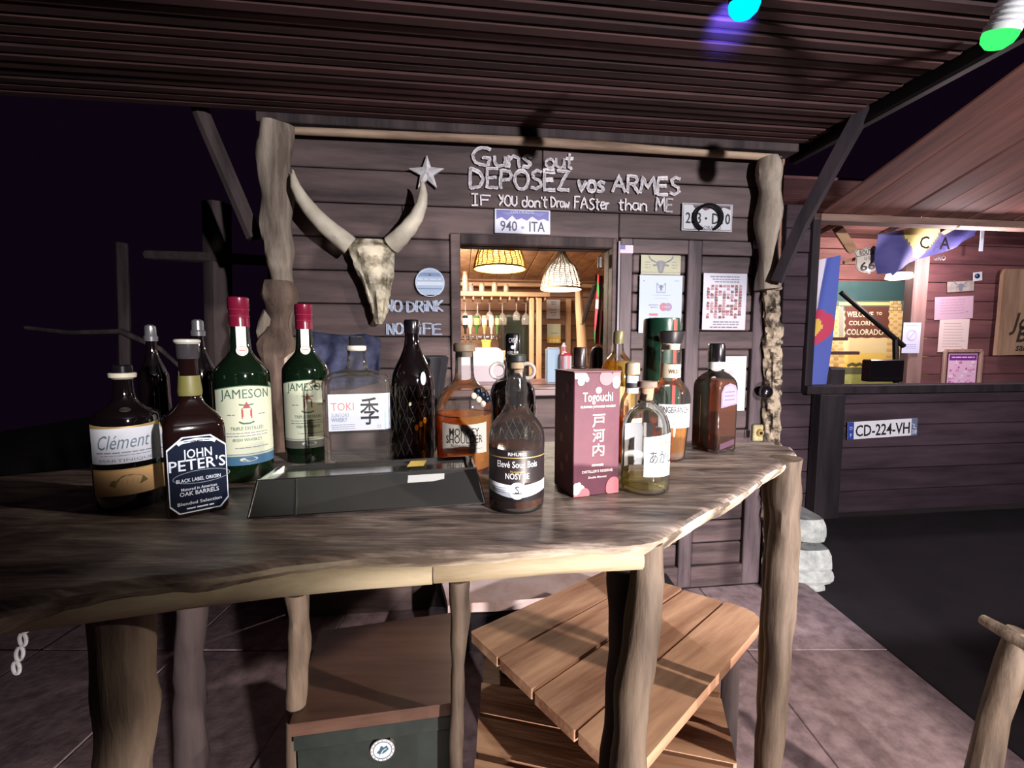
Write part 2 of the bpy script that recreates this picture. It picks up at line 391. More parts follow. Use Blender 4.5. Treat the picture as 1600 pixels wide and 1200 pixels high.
# stone pier
pier = struct('trim_2', 'pale rough stone pier at the foot of the cabin corner')
def stone(c, d, seed):
    me = MB(); n = 6; rings = []
    for k in range(5):
        t = k / 4; zz = (t - .5) * d[2]; e = 1 - .10 * abs(2 * t - 1) ** 3
        ring = []
        for j in range(16):
            a = 2 * PI * j / 16; ca, sa = math.cos(a), math.sin(a); q = (abs(ca) ** 5 + abs(sa) ** 5) ** (-.2)
            p = Vector((ca * q * d[0] / 2 * e, sa * q * d[1] / 2 * e, zz)); p *= 1 + .10 * noise.noise(p * 9 + Vector((seed, 0, 0)))
            ring.append(p)
        rings.append(ring)
    me.loft(rings, 0, True, True, False); return me.build('stone', M['stone'], pier, c)
g = onz(1272, 945, 0)
for i, (px, py, d) in enumerate(((1266, 829, (.20, .24, .125)), (1268, 877, (.235, .26, .135)), (1262, 925, (.21, .24, .12)))):
    p = at(px, py, 2.36); stone((p.x, 2.46, p.z), d, i * 3)
pz = at(1268, 955, 2.36); stone((pz.x, 2.46, .03), (.24, .26, .09), 11)
# posts of the cabin -----------------------------------------------------
def trunk(name, label, pix, off, rads, mat, seg=16, rough=.3, cat='post', fr=True, sc=9, flatn=1.0):
    if fr: P = [WM @ Vector((wl(x, y, off)[0], off, wl(x, y, off)[1])) for x, y in pix]
    else: P = [at(x, y, off) for x, y in pix]
    o = MB().tube(P, rads, seg, 0, True, rough, sc).build(name, mat); return tag(o, label, cat)
def dense(pts, n=5):
    out = []
    for i in range(len(pts) - 1):
        for k in range(n): out.append(tuple(ramp(pts[i], pts[i + 1], k / n)))
    return out + [pts[-1]]
lp = dense([(430, 196), (428, 300), (434, 380), (440, 440), (433, 520), (436, 600), (444, 690), (448, 760)], 6)
lr = [.066 - .016 * math.exp(-((i - 18) / 5) ** 2) for i in range(len(lp))]
trunk('corner_post', 'knotty pale trunk post at the left corner of the cabin', lp, -.07, lr, M['trunk'], 18, .45, sc=7)
burl = dense([(431, 440), (437, 500), (430, 560), (440, 640), (446, 720)], 6)
P = [WM @ Vector((wl(x, y, -.10)[0], -.10, wl(x, y, -.10)[1])) for x, y in burl]
tag(MB().tube(P, [.055 + .014 * math.sin(i * .8) for i in range(len(P))], 18, 0, True, .55, 9).build('bark_trunk', wood('brown_bark', (.05, .032, .024), (.21, .15, .115), 'Z', 12, .85, 1.0)), 'brown barky trunk standing against the lower half of the left corner post', 'trunk')
rp = dense([(1200, 248), (1203, 300), (1199, 370), (1200, 452)], 5)
trunk('carved_post', 'smooth pale trunk, upper half of the right corner post, under the porch roof', rp, -.075, [.052 + .008 * math.sin(i) for i in range(len(rp))], M['trunk'], 16, .25)
def carve():
    mb = MB(); pts = dense([(1204, 452), (1207, 520), (1206, 600), (1206, 700), (1204, 800), (1206, 930)], 16)
    P = [Vector((wl(x, y, -.05)[0], -.05, wl(x, y, -.05)[1])) for x, y in pts]; P[-1].z = 0; rings = []
    for i, p in enumerate(P):
        ring = []
        for j in range(24):
            a = 2 * PI * j / 24; q = Vector((math.cos(a), math.sin(a), 0))
            v = noise.cell(Vector((a * 2.2, p.z * 16 + a, 3))) * .010 + noise.noise(Vector((a * 3, p.z * 26, 1))) * .014
            ring.append(p + q * (.037 + v))
        rings.append(ring)
    mb.loft(rings, 0, True, True, True)
    for zz, aa in ((1.62, -1.3), (1.46, -1.8), (1.30, -1.4), (1.22, -1.75), (1.12, -1.45)):
        c = min(P, key=lambda p: abs(p.z - zz)) + Vector((math.cos(aa), math.sin(aa), 0)) * .036
        mb.lathe([(.001, -.012), (.018, -.008), (.022, 0), (.018, .010), (.001, .014)], 10, 0, c)
    o = mb.build('lower_post', pbr('chipped_pale_wood', (.045, .033, .024), .8, c2=(.42, .35, .26), sc=22, bump=1.0, lo=.42, hi=.56), None); o.matrix_world = WM  # shade of the carved crevices is put into the dark colour
    return tag(o, 'chip-carved pale lower half of the right corner post', 'post')
carve()
# right cabin ------------------------------------------------------------
RO = 0.90
rw = framed('wall_right', 'dark planked wall of the next cabin', RO)
rs0 = wl(1222, 500, RO)[0]; ra, rzt = wl(1279, 346, RO); rb = wl(1760, 500, RO)[0]; rzb = wl(1400, 601, RO)[1]; rwe = wl(1700, 500, RO)[0]
RT = 2.3
MB().box(((rs0 + rb) / 2, .035, rzb / 2), (rb - rs0, .02, rzb)).box(((rs0 + ra) / 2, .035, RT / 2), (ra - rs0, .02, RT)).build('backing', M['wallgap'], rw)
rwm = wood('next_cabin_planks', (.026, .014, .022), (.070, .042, .060), 'X', 10, .75, .6)
z = 0
while z < rzb - .05:
    zt = min(z + .17, rzb - .05); board(rw, rs0, rb, z + .002, zt - .003, rnd.uniform(-.004, .004), .022, rwm); z += .17
z = rzb - .05
while z < RT:
    board(rw, rs0, ra - .06, z + .002, min(z + .17, RT) - .003, rnd.uniform(-.004, .004), .022, rwm); z += .17
rwin = framed('window_2', 'wide open window of the next cabin', RO)
board(rwin, ra - .06, rwe, rzb - .06, rzb, -.06, .10, M['darkwood'], 'sill')
board(rwin, ra - .06, ra, rzb, rzt + .05, -.03, .08, M['darkwood'], 'jamb')
board(rwin, ra - .06, rwe, rzt, rzt + .05, -.03, .08, wood('pale_lintel', (.16, .10, .08), (.32, .22, .18), 'X', 9, .8, .4), 'lintel')
# dark frame post below the window
s0_, _ = wl(1270, 700, RO - .05); s1_, _ = wl(1308, 700, RO - .05)
board(rwin, s0_, s1_, .0, rzb - .06, -.10, -.01, M['darkwood'], 'post')
# sloping roof underside of the next cabin
roof = framed('ceiling_2', 'brown sloping board underside of the next cabin roof', 0)
r0 = wl(1283, 341, RO)[0]; n = 12; rm = wood('roof_board', (.085, .036, .032), (.24, .10, .080), 'Y', 6, .8, .5)
yA, zA, yB, zB = RO - .01, rzt + .055, -.75, rzt + .055 + .50
L_ = math.hypot(yB - yA, zB - zA); an = math.atan2(zB - zA, yB - yA)
prof0 = None
for i in range(n):
    if prof0 is None:
        mb = MB(); mb.box((0, 0, 0), (.196, L_, .02), 0, .004); o = mb.build('roof_plank', rm, roof); prof0 = o
    else:
        o = prof0.copy(); C.objects.link(o); o.parent = roof
    o.location = (r0 + .1 + i * .2, (yA + yB) / 2, (zA + zB) / 2 + .01 + rnd.uniform(-.004, .004)); o.rotation_euler = (math.atan2(zB - zA, yB - yA) + PI, 0, 0)
# brace on the right, unlit darkness put into its wood colour, and beam
P = [at(1214, 440, 2.14), at(1252, 352, 2.10), at(1300, 262, 2.05), at(1352, 168, 2.0)]
mb = MB(); mb.tube(P, [.030, .034, .036, .038], 4, 0)
tag(mb.build('diagonal_brace', M['darkwood']), 'dark squared brace rising right from the right corner post', 'brace')
P = [at(1238, 255, 2.3), at(1240, 400, 2.28), at(1246, 560, 2.28)]
# left porch timbers
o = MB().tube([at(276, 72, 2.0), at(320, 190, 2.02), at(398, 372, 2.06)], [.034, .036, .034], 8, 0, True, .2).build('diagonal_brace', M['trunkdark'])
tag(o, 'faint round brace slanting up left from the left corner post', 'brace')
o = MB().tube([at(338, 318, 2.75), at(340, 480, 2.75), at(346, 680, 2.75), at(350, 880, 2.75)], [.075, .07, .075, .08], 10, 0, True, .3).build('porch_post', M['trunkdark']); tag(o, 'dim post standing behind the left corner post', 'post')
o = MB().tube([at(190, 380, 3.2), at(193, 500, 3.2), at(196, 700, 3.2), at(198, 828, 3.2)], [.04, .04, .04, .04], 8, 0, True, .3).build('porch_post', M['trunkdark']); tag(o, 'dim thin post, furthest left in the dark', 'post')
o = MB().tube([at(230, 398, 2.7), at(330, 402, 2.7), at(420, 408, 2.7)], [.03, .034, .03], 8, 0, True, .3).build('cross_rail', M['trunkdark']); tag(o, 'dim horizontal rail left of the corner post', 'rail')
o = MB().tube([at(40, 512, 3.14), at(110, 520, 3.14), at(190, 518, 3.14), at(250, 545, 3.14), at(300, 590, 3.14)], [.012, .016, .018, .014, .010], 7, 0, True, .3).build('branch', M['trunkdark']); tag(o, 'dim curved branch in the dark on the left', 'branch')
# ================================================================ INTERIOR OF THE BAR HUT
ir = framed('wall_inner', 'warm lit inside of the bar hut'); ir['kind'] = 'structure'
for s_, nm in ((-.05, 'side_wall'), (SR + .03, 'side_wall')):
    MB().box((s_, 1.35, 1.14), (.03, 2.6, 2.28)).build(nm, M['bin'], ir)
IB = 2.55
for i in range(17):
    board(ir, -.05, SR + .03, i * .15 + .002, i * .15 + .147, IB + rnd.uniform(-.004, .004), IB + .03, M['bin'], 'inner_plank')
ic = framed('ceiling_3', 'pale board ceiling inside the bar hut')
zc0, zc1 = 2.25, 1.965; sl_ = math.atan2(zc1 - zc0, IB)
ib0 = None
for i in range(17):
    if ib0 is None: ib0 = MB().box((0, 0, 0), (.136, 2.60, .018), 0, .005).build('ceiling_board', M['tan'], ic); o = ib0
    else: o = ib0.copy(); C.objects.link(o); o.parent = ic
    o.location = (0 + i * .14, IB / 2 + .05, (zc0 + zc1) / 2 + .01); o.rotation_euler = (sl_, 0, 0)
MB().box((SR / 2, 1.35, 2.30), (SR + .06, 2.6, .02)).build('roof_cover', M['wallgap'], ic)
MB().box((SR / 2, 1.35, .02), (SR + .06, 2.6, .03)).build('inner_floor', M['bin'], ir)
# ================================================================ BAR COUNTER
BZ = 1.05
bar = thing('bar_counter', 'rustic live-edge wooden bar on rough log legs, front centre', 'bar', (0, 0, 0))
fr_px = [(-260, 1010), (-60, 962), (100, 925), (200, 912), (300, 902), (430, 882), (560, 868), (680, 861), (800, 855), (900, 852), (985, 848), (1020, 842), (1060, 824), (1100, 801), (1150, 772), (1195, 744), (1228, 722), (1246, 706), (1240, 698), (1215, 694)]
front = [(onz(x, y, BZ).x, onz(x, y, BZ).y) for x, y in fr_px]
back = [(.66, 1.115), (.50, 1.13), (.2, 1.12), (0, 1.11), (-.3, 1.07), (-.6, .98), (-.9, .84), (-1.15, .70)]
def dense2(p, n):
    out = []
    for i in range(len(p) - 1):
        for k in range(n): out.append((p[i][0] + (p[i + 1][0] - p[i][0]) * k / n, p[i][1] + (p[i + 1][1] - p[i][1]) * k / n))
    return out + [p[-1]]
fd = dense2(front, 6); bd = dense2(back, 3); poly = fd + bd
def slab():
    mb = MB(); n = len(poly); c = Vector((-.1, .8, 0)); rings = []
    for zi, (zz, inset) in enumerate(((BZ, .012), (BZ - .001, .006), (BZ - .005, .001), (BZ - .010, -.001), (BZ - .018, .003), (BZ - .030, .012))):
        ring = []
        for i, (x, y) in enumerate(poly):
            a = Vector(poly[(i + 1) % n]) - Vector(poly[i - 1]); nn = Vector((-a.y, a.x)).normalized()
            w_ = .006 * noise.noise(Vector((x * 9, y * 9, 0))) + .003 * noise.noise(Vector((x * 40, y * 40, zi * .6)))
            q = Vector((x, y)) + nn * (inset + w_ * (1 if i < len(fd) else .3)); ring.append((q.x, q.y, zz + .0015 * noise.noise(Vector((x * 30, zi, 5))) * (zi > 1)))
        rings.append(ring)
    mb.loft(rings[:3], 0, True, False); mb.loft(rings[2:], 1, False, True)
    return mb
def barwood():
    m, nt, out = newmat('bar_top_wood'); N = nt.nodes; Lk = nt.links
    b = N.new('ShaderNodeBsdfPrincipled'); Lk.new(b.outputs[0], out.inputs[0]); b.inputs['Roughness'].default_value = .42; b.inputs['Specular IOR Level'].default_value = .45
    tc = N.new('ShaderNodeTexCoord'); mp = N.new('ShaderNodeMapping'); mp.inputs['Scale'].default_value = (1.0, 5.5, 1); mp.inputs['Rotation'].default_value = (0, 0, .10); Lk.new(tc.outputs['Object'], mp.inputs[0])
    n1 = N.new('ShaderNodeTexNoise'); n1.inputs['Scale'].default_value = 5.5; n1.inputs['Detail'].default_value = 8; n1.inputs['Roughness'].default_value = .7; n1.inputs['Distortion'].default_value = .6; Lk.new(mp.outputs[0], n1.inputs['Vector'])
    cr = N.new('ShaderNodeValToRGB'); e = cr.color_ramp.elements; e[0].position = .36; e[0].color = (.035, .026, .024, 1); e[1].position = .70; e[1].color = (.42, .36, .31, 1)
    e2 = e.new(.52); e2.color = (.17, .135, .115, 1); Lk.new(n1.outputs[0], cr.inputs[0])
    mp2 = N.new('ShaderNodeMapping'); mp2.inputs['Scale'].default_value = (1, 14, 1); Lk.new(tc.outputs['Object'], mp2.inputs[0])
    n2 = N.new('ShaderNodeTexNoise'); n2.inputs['Scale'].default_value = 16; n2.inputs['Detail'].default_value = 6; Lk.new(mp2.outputs[0], n2.inputs['Vector'])
    mx = N.new('ShaderNodeMix'); mx.data_type = 'RGBA'; mx.blend_type = 'OVERLAY'; mx.inputs[0].default_value = .7; Lk.new(cr.outputs[0], mx.inputs[6]); Lk.new(n2.outputs[0], mx.inputs[7]); Lk.new(mx.outputs[2], b.inputs['Base Color'])
    bp = N.new('ShaderNodeBump'); bp.inputs['Strength'].default_value = .5; bp.inputs['Distance'].default_value = .003; Lk.new(n2.outputs[0], bp.inputs['Height']); Lk.new(bp.outputs[0], b.inputs['Normal'])
    return m
slab().build('counter_top', [barwood(), M['rim']], bar)
def polepart(pix, r, Yd=None):
    P = []
    for x, y in pix:
        f_ = min(front, key=lambda q: abs(800 + q[0] / q[1] * F - x)); Y = .012 + f_[1]
        # interpolate the front edge depth at this column
        for i in range(len(front) - 1):
            a, b = front[i], front[i + 1]; xa, xb = 800 + a[0] / a[1] * F, 800 + b[0] / b[1] * F
            if xa <= x <= xb: t = (x - xa) / (xb - xa); Y = a[1] + (b[1] - a[1]) * t + .010; break
        P.append(at(x, y, Y))
    return MB().tube(P, r, 14, 0, True, .10, 14)
polepart([(-150, 1010), (0, 965), (150, 945), (300, 926), (440, 908), (560, 898), (676, 893)], [.016, .017, .017, .016, .017, .016, .015]).build('edge_pole', M['pole'], bar)
polepart([(678, 893), (760, 888), (860, 880), (930, 874), (1000, 871)], [.014, .013, .013, .014, .015]).build('edge_pole', M['pole'], bar)
def leg(pts, rad, mat='leg', n=7, rough=.3):
    P = []; R = []
    for i in range(len(pts) - 1):
        for k in range(n): P.append(Vector(pts[i]).lerp(Vector(pts[i + 1]), k / n)); R.append(rad[i] + (rad[i + 1] - rad[i]) * k / n)
    P.append(Vector(pts[-1])); R.append(rad[-1])
    return MB().tube(P, R, 16, 0, True, rough, 16).build('leg', M[mat], bar)
def lg(pix, Y, rad, zt=1.02, mat='leg', foot=None, rough=.3):
    P = [at(x, y, Y) for x, y in pix]; d = P[-1] - P[-2]; t = (0 - P[-1].z) / d.z if d.z < 0 else 0
    f_ = P[-1] + Vector((d.x * t * .35, 0, -P[-1].z)); P.append(f_); leg(P, rad + [rad[-1]], mat, 7, rough)
lg([(1012, 846), (1012, 905), (1003, 980), (988, 1070), (982, 1200)], .555, [.017, .022, .024, .022, .024], rough=.2)
lg([(972, 885), (972, 960), (975, 1060), (962, 1200)], .60, [.020, .020, .022, .022], mat='trunkdark')
lg([(1226, 716), (1228, 800), (1220, 920), (1212, 1060), (1204, 1200)], .935, [.032, .028, .030, .026, .024], rough=.22)
lg([(1200, 745), (1206, 860), (1196, 980), (1190, 1180)], .99, [.012, .016, .013, .015])
lg([(188, 940), (192, 1000), (200, 1100), (192, 1200)], .47, [.030, .029, .030, .028], rough=.2)
lg([(718, 905), (720, 960), (716, 1040), (712, 1180)], .86, [.020, .020, .014, .014])
lg([(466, 925), (468, 1000), (462, 1100)], .90, [.024, .022, .02])
lg([(300, 930), (296, 1100)], .95, [.03, .03], mat='trunkdark')
# ================================================================ BELOW THE BAR
tw = wood('table_board_wood', (.20, .085, .045), (.58, .36, .23), 'X', 10, .6, 1.0, lo=.34, hi=.62)
def table(name, label, z, corners, nb, gap, mat, th=.03, rr=(0, 0, 0, 0), legs=True):
    """corners a,b,c,d (a->b runs along the boards); boards stacked from ab to dc"""
    A, B, Cc, D = [Vector((p[0], p[1], 0)) for p in corners]
    cen = (A + B + Cc + D) / 4; t = thing(name, label, 'table', (cen.x, cen.y, 0), math.atan2((B - A).y, (B - A).x))
    Mi = t.matrix_basis.inverted() if False else (Matrix.Translation(t.location) @ Matrix.Rotation(t.rotation_euler.z, 4, 'Z')).inverted()
    for i in range(nb):
        t0 = i / nb; t1 = (i + 1) / nb
        p = [A.lerp(D, t0), B.lerp(Cc, t0), B.lerp(Cc, t1), A.lerp(D, t1)]
        q = [Mi @ v for v in p]; g_ = gap / 2 * (1 if (Mi @ D).y > 0 else -1)
        q[0].y += g_; q[1].y += g_; q[2].y -= g_; q[3].y -= g_
        pl = []
        def corner(i_, prev, nxt, r):
            v = q[i_]
            if r <= 0: pl.append((v.x, v.y)); return
            a = v + (q[prev] - v).normalized() * r; b = v + (q[nxt] - v).normalized() * r
            for k in range(6):
                s_ = k / 5; w_ = (a * (1 - s_) ** 2 + v * 2 * s_ * (1 - s_) + b * s_ * s_); pl.append((w_.x, w_.y))
        corner(0, 3, 1, rr[0] if i == 0 else .004); corner(1, 0, 2, rr[1] if i == 0 else .004)
        corner(2, 1, 3, rr[2] if i == nb - 1 else .004); corner(3, 2, 0, rr[3] if i == nb - 1 else .004)
        MB().prism(pl, -th, 0).build('table_board', mat, t, (0, 0, z + rnd.uniform(-.006, .004)))
    if legs:
        for v, w_ in ((A, .14), (B, .14), (Cc, .14), (D, .14)):
            p = Mi @ v.lerp(cen, .26); MB().tube([(p.x, p.y, 0), (p.x, p.y, z - th)], .025, 10, 0, True, .2).build('leg', M['trunkdark'], t)
    return t
zt = .46
cs = [onz(x, y, zt) for x, y in ((733, 986), (955, 886), (1204, 962), (985, 1222))]
table('plank_table', 'square low table of wide reddish boards turned cornerwise under the bar', zt, cs, 4, .009, tw, .028, (.01, .01, .10, .02))
zt = .34
a_ = onz(640, 1012, zt); b_ = onz(1150, 1082, zt); b_ = Vector((.60, 1.22, zt))
cs = [(-.085, 1.42), (.60, 1.25), (.42, .62), (-.085, .74)]
table('plank_bench', 'lower rough board table partly covered by the square table', zt, cs, 6, .011, tw, .028, (.02, .07, .02, .02))
# white stone slab at the back
p = [onz(x, y, .24) for x, y in ((690, 905), (990, 880), (1000, 896), (850, 934), (700, 946))]
p = dense2([(v.x, v.y) for v in p] + [(p[0].x, p[0].y)], 4)[:-1]
pl = [(x + .01 * noise.noise(Vector((x * 14, y * 14, 0))), y + .02 * noise.noise(Vector((x * 9, y * 9, 3)))) for x, y in p]
tag(MB().prism(pl, .20, .24).build('stone_slab', pbr('pink_white_stone', (.70, .52, .50), .7, c2=(.86, .74, .76), sc=9, bump=.4)), 'pale pinkish stone slab behind the square plank table', 'slab')
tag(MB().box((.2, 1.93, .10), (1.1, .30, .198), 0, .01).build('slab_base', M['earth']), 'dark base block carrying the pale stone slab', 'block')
# cooler chest
co = thing('cooler_chest', 'dark green chest with glossy brown lid and round badge under the bar', 'chest', (0, 0, 0))
c4 = [onz(x, y, .52) for x, y in ((500, 986), (708, 957), (724, 1096), (452, 1132))]
c3 = [(v.x, v.y) for v in c4]
MB().prism([(c3[3][0], c3[3][1]), (c3[2][0], c3[2][1]), (c3[1][0], c3[1][1]), (c3[0][0], c3[0][1])], .492, .52).build('lid', wood('glossy_brown_lid', (.055, .030, .022), (.13, .075, .055), 'X', 10, .22, .12), co)
dk = pbr('dark_green_paint', (.014, .020, .019), .35, c2=(.026, .036, .032), sc=8)
MB().prism([(c3[3][0] + .004, c3[3][1] + .006), (c3[2][0] - .004, c3[2][1] + .006), (c3[1][0], c3[1][1]), (c3[0][0], c3[0][1])], .455, .488).build('lid_frame', dk, co)
MB().prism([(c3[3][0] + .008, c3[3][1] + .012), (c3[2][0] - .008, c3[2][1] + .012), (c3[1][0], c3[1][1]), (c3[0][0], c3[0][1])], .02, .45).build('chest_body', dk, co)
fv = Vector((c3[2][0] - c3[3][0], c3[2][1] - c3[3][1], 0)); fa = math.atan2(fv.y, fv.x)
bp_ = at(596, 1176, c3[3][1] + .03)
fy = c3[3][1] + .012 + (bp_.x - c3[3][0]) / fv.x * fv.y
bdg = MB(); f_ = flat(0)
bdg.tube([(0, .002, 0), (0, -.004, 0)], .026, 28, 0); bdg.disc(f_, 0, 0, .0245, .0245, 1, .0045, 28); bdg.ringp(f_, 0, 0, .020, .020, .0015, 2, .005)
for k in range(16): a = k * PI / 8; bdg.disc(f_, .0225 * math.cos(a), .0225 * math.sin(a), .0011, .0011, 2, .0052, 6)
bdg.shape(f_, [(-.012, -.004), (-.004, -.009), (.004, -.006), (.013, .001), (.009, .010), (.003, .006), (-.003, .011), (-.006, .002)], 2, .0052); bdg.stroke(f_, [(-.006, -.012), (.001, .0), (.008, .004)], .002, 1, .0056)
b_ = bdg.build('round_badge', [M['chrome'], M['white'], pbr('badge_teal', (.03, .10, .16), .4)], co, (bp_.x, fy - .002, bp_.z)); b_.rotation_euler = (0, 0, fa); b_['label'] = 'round white and teal emblem badge'
# ================================================================ CHALK WRITING
def arc(cx, cy, rx, ry, a0, a1, n=10): return [(cx + rx * math.cos(math.radians(a0 + (a1 - a0) * i / n)), cy + ry * math.sin(math.radians(a0 + (a1 - a0) * i / n))) for i in range(n + 1)]
G = {
 'G': (.95, [arc(.5, .5, .48, .48, 50, 300), [(.72, .08), (.78, .42), (.45, .42)]]), 'u': (.62, [[(.05, .62), (.06, .15), (.28, .02), (.5, .15), (.52, .62)], [(.52, .3), (.56, .0)]]),
 'n': (.62, [[(.06, .62), (.06, 0)], [(.06, .4), (.28, .62), (.5, .5), (.52, 0)]]), 's': (.5, [[(.46, .58), (.25, .66), (.08, .5), (.25, .36), (.44, .2), (.28, .02), (.03, .05)]]),
 'o': (.58, [arc(.28, .32, .24, .31, 90, 450)]), 't': (.48, [[(.2, .95), (.18, .1), (.38, .0)], [(.0, .66), (.42, .68)]]), 'D': (.8, [[(.06, 0), (.06, 1), (.1, 1), (.5, .85), (.7, .5), (.5, .1), (.06, 0)]]),
 'E': (.66, [[(.58, 1), (.06, .98), (.06, 0), (.6, .02)], [(.06, .52), (.5, .54)]]), 'P': (.68, [[(.06, 0), (.06, 1), (.5, .95), (.6, .72), (.45, .5), (.06, .46)]]), 'O': (.8, [arc(.38, .48, .34, .48, 90, 450, 16)]),
 'S': (.66, [[(.58, .9), (.35, 1.0), (.1, .82), (.2, .58), (.5, .42), (.56, .18), (.3, .0), (.04, .08)]]), 'Z': (.72, [[(.04, .98), (.6, .98), (.06, .02), (.66, .0)]]), 'v': (.52, [[(.02, .64), (.22, .0), (.46, .62)]]),
 'A': (.8, [[(.02, 0), (.36, 1), (.72, 0)], [(.16, .36), (.6, .36)]]), 'R': (.7, [[(.06, 0), (.06, 1), (.48, .95), (.56, .74), (.42, .54), (.08, .5)], [(.3, .5), (.62, 0)]]), 'M': (.92, [[(.04, 0), (.12, 1), (.42, .35), (.72, 1), (.84, 0)]]),
 'I': (.44, [[(.2, 0), (.2, 1)], [(.03, 1), (.37, 1)], [(.03, 0), (.37, 0)]]), 'F': (.6, [[(.06, 0), (.06, 1), (.56, .98)], [(.06, .55), (.46, .57)]]), 'Y': (.66, [[(.02, 1), (.28, .55), (.56, 1)], [(.56, 1), (.4, .4), (.1, .0)]]),
 'd': (.6, [arc(.26, .3, .22, .3, 60, 420), [(.5, 1), (.5, 0)]]), "'": (.2, [[(.1, 1.0), (.06, .8)]]), 'r': (.46, [[(.06, .62), (.06, 0)], [(.06, .35), (.22, .58), (.4, .6)]]), 'a': (.56, [arc(.25, .3, .21, .29, 50, 410), [(.46, .62), (.5, 0)]]),
 'w': (.74, [[(.02, .6), (.16, .02), (.33, .45), (.5, .02), (.68, .6)]]), 'e': (.52, [[(.06, .32), (.44, .36), (.36, .6), (.14, .58), (.04, .3), (.16, .03), (.44, .08)]]), 'h': (.58, [[(.06, 1), (.06, 0)], [(.06, .36), (.28, .6), (.48, .45), (.5, 0)]]),
 'N': (.76, [[(.06, 0), (.06, 1), (.62, 0), (.62, 1)]]), 'L': (.6, [[(.06, 1), (.06, 0), (.54, 0)]]), 'i': (.3, [[(.12, .66), (.12, 0)], [(.12, .86), (.12, .92)]]), 'K': (.7, [[(.06, 0), (.06, 1)], [(.6, 1), (.08, .45), (.62, 0)]]),
 'U': (.72, [[(.06, 1), (.08, .2), (.34, .0), (.58, .2), (.6, 1)]]), 'c': (.5, [arc(.27, .3, .22, .3, 50, 310)])}
jr = random.Random(5)
def chalk(mb, txt, x0, y0, x1, y1, hpx, wd, off, base, double=False, sq=False, mi=0):
    a = wl(x0, y0, off); b = wl(x1, y1, off); h = wl(x0, y0 - hpx, off)[1] - a[1]
    adv = sum(G[c][0] if c != ' ' else .4 for c in txt); L = math.hypot(b[0] - a[0], b[1] - a[1]); kx = L / adv; cs_, sn = (b[0] - a[0]) / L, (b[1] - a[1]) / L
    u = 0; f = flat(0)
    for c in txt:
        if c == ' ': u += .4; continue
        dv = jr.uniform(-.05, .05); s_ = jr.uniform(.93, 1.06)
        for st in G[c][1]:
            pts = []
            st2 = []
            for i in range(len(st) - 1):
                n = 1 if len(st) > 8 else 4
                for k in range(n): st2.append(ramp(st[i], st[i + 1], k / n))
            st2.append(st[-1])
            for q in st2:
                X = (u + q[0]) * kx; Y = (q[1] * s_ + dv) * h; X += jr.uniform(-.03, .03) * h; Y += jr.uniform(-.02, .02) * h
                pts.append((a[0] - base[0] + X * cs_ - Y * sn * .3, a[1] - base[1] + X * sn + Y))
            mb.stroke(f, pts, wd, mi, 0.0005)
            if double: mb.stroke(f, [(p[0] + wd * 1.3, p[1] - wd * .2) for p in pts], wd, mi, 0.0005)
        u += G[c][0]
OFF = -.012
t, L = wthing('chalk_writing', 'white chalk words Guns out DEPOSEZ vos ARMES over the serving window', 'writing', 890, 280, OFF)
base = wl(890, 280, OFF)
for wd_, a in (('guns_word', ('Guns', 738, 258, 832, 263, 28)), ('out_word', ('out', 852, 262, 897, 264, 24)), ('deposez_word', ('DEPOSEZ', 733, 293, 892, 298, 31)), ('vos_word', ('vos', 903, 298, 945, 301, 26)), ('armes_word', ('ARMES', 956, 300, 1064, 305, 27))):
    mb = MB(); chalk(mb, *a, .0135 if wd_ != 'out_word' else .0105, OFF, base); chalk(mb, *a, .010, OFF, base); mb.build(wd_, M['chalk'], t)
t, L = wthing('chalk_writing', 'thinner white chalk line IF YOU don\'t Draw FASter than ME above the plates', 'writing', 890, 320, OFF); base = wl(890, 320, OFF)
for nm, a in (('if_word', ('IF', 736, 320, 768, 321, 17)), ('you_word', ('YOU', 779, 321, 809, 322, 17)), ('dont_word', ("don't", 815, 323, 856, 324, 17)), ('draw_word', ('Draw', 860, 324, 890, 325, 16)), ('faster_word', ('FASter', 897, 326, 953, 328, 18)), ('than_word', ('than', 966, 328, 1012, 330, 19)), ('me_word', ('ME', 1024, 329, 1052, 331, 20))):
    mb = MB(); chalk(mb, *a, .0072, OFF, base)
    if nm == 'me_word': chalk(mb, *a, .0072, OFF, base)
    mb.build(nm, M['chalk'], t)
t, L = wthing('painted_writing', 'pale blue painted words NO DRINK NO LIFE left of the window', 'writing', 645, 500, OFF); base = wl(645, 500, OFF)
for nm, a, dbl in (('no_word', ('NO', 601, 487, 628, 487, 18), True), ('drink_word', ('DRiNK', 635, 487, 692, 487, 18), True), ('second_no_word', ('NO', 603, 522, 630, 522, 17), True), ('life_word', ('LiFE', 638, 522, 690, 522, 17), True)):
    mb = MB(); chalk(mb, *a, .0050, OFF, base, dbl); mb.build(nm, M['chalkblue'], t)
# chalk star: raised wooden star
t, L = wthing('wall_star', 'white five-pointed star above the right horn tip', 'star', 667, 269, -.03)
c = L(667, 269); tips = [L(667, 242), L(694, 263), L(683, 294), L(653, 293), L(638, 263)]; mb = MB(); ctr = (0, -.020, 0)
vs = []
for i in range(5):
    tp = tips[i]; nx = tips[(i + 1) % 5]; mid = ((tp[0] + nx[0]) / 2, (tp[1] + nx[1]) / 2); vs.append((tp[0], 0, tp[1])); vs.append((mid[0] * .48, 0, mid[1] * .48))
mb.add([ctr] + vs + [(v[0], .012, v[2]) for v in vs], [(0, 1 + (i + 1) % 10, 1 + i) for i in range(10)] + [(1 + i, 1 + (i + 1) % 10, 11 + (i + 1) % 10, 11 + i) for i in range(10)])
mb.build('star_body', pbr('white_star_paint', (.50, .50, .52), .7, c2=(.82, .82, .84), sc=30, bump=.4), t)
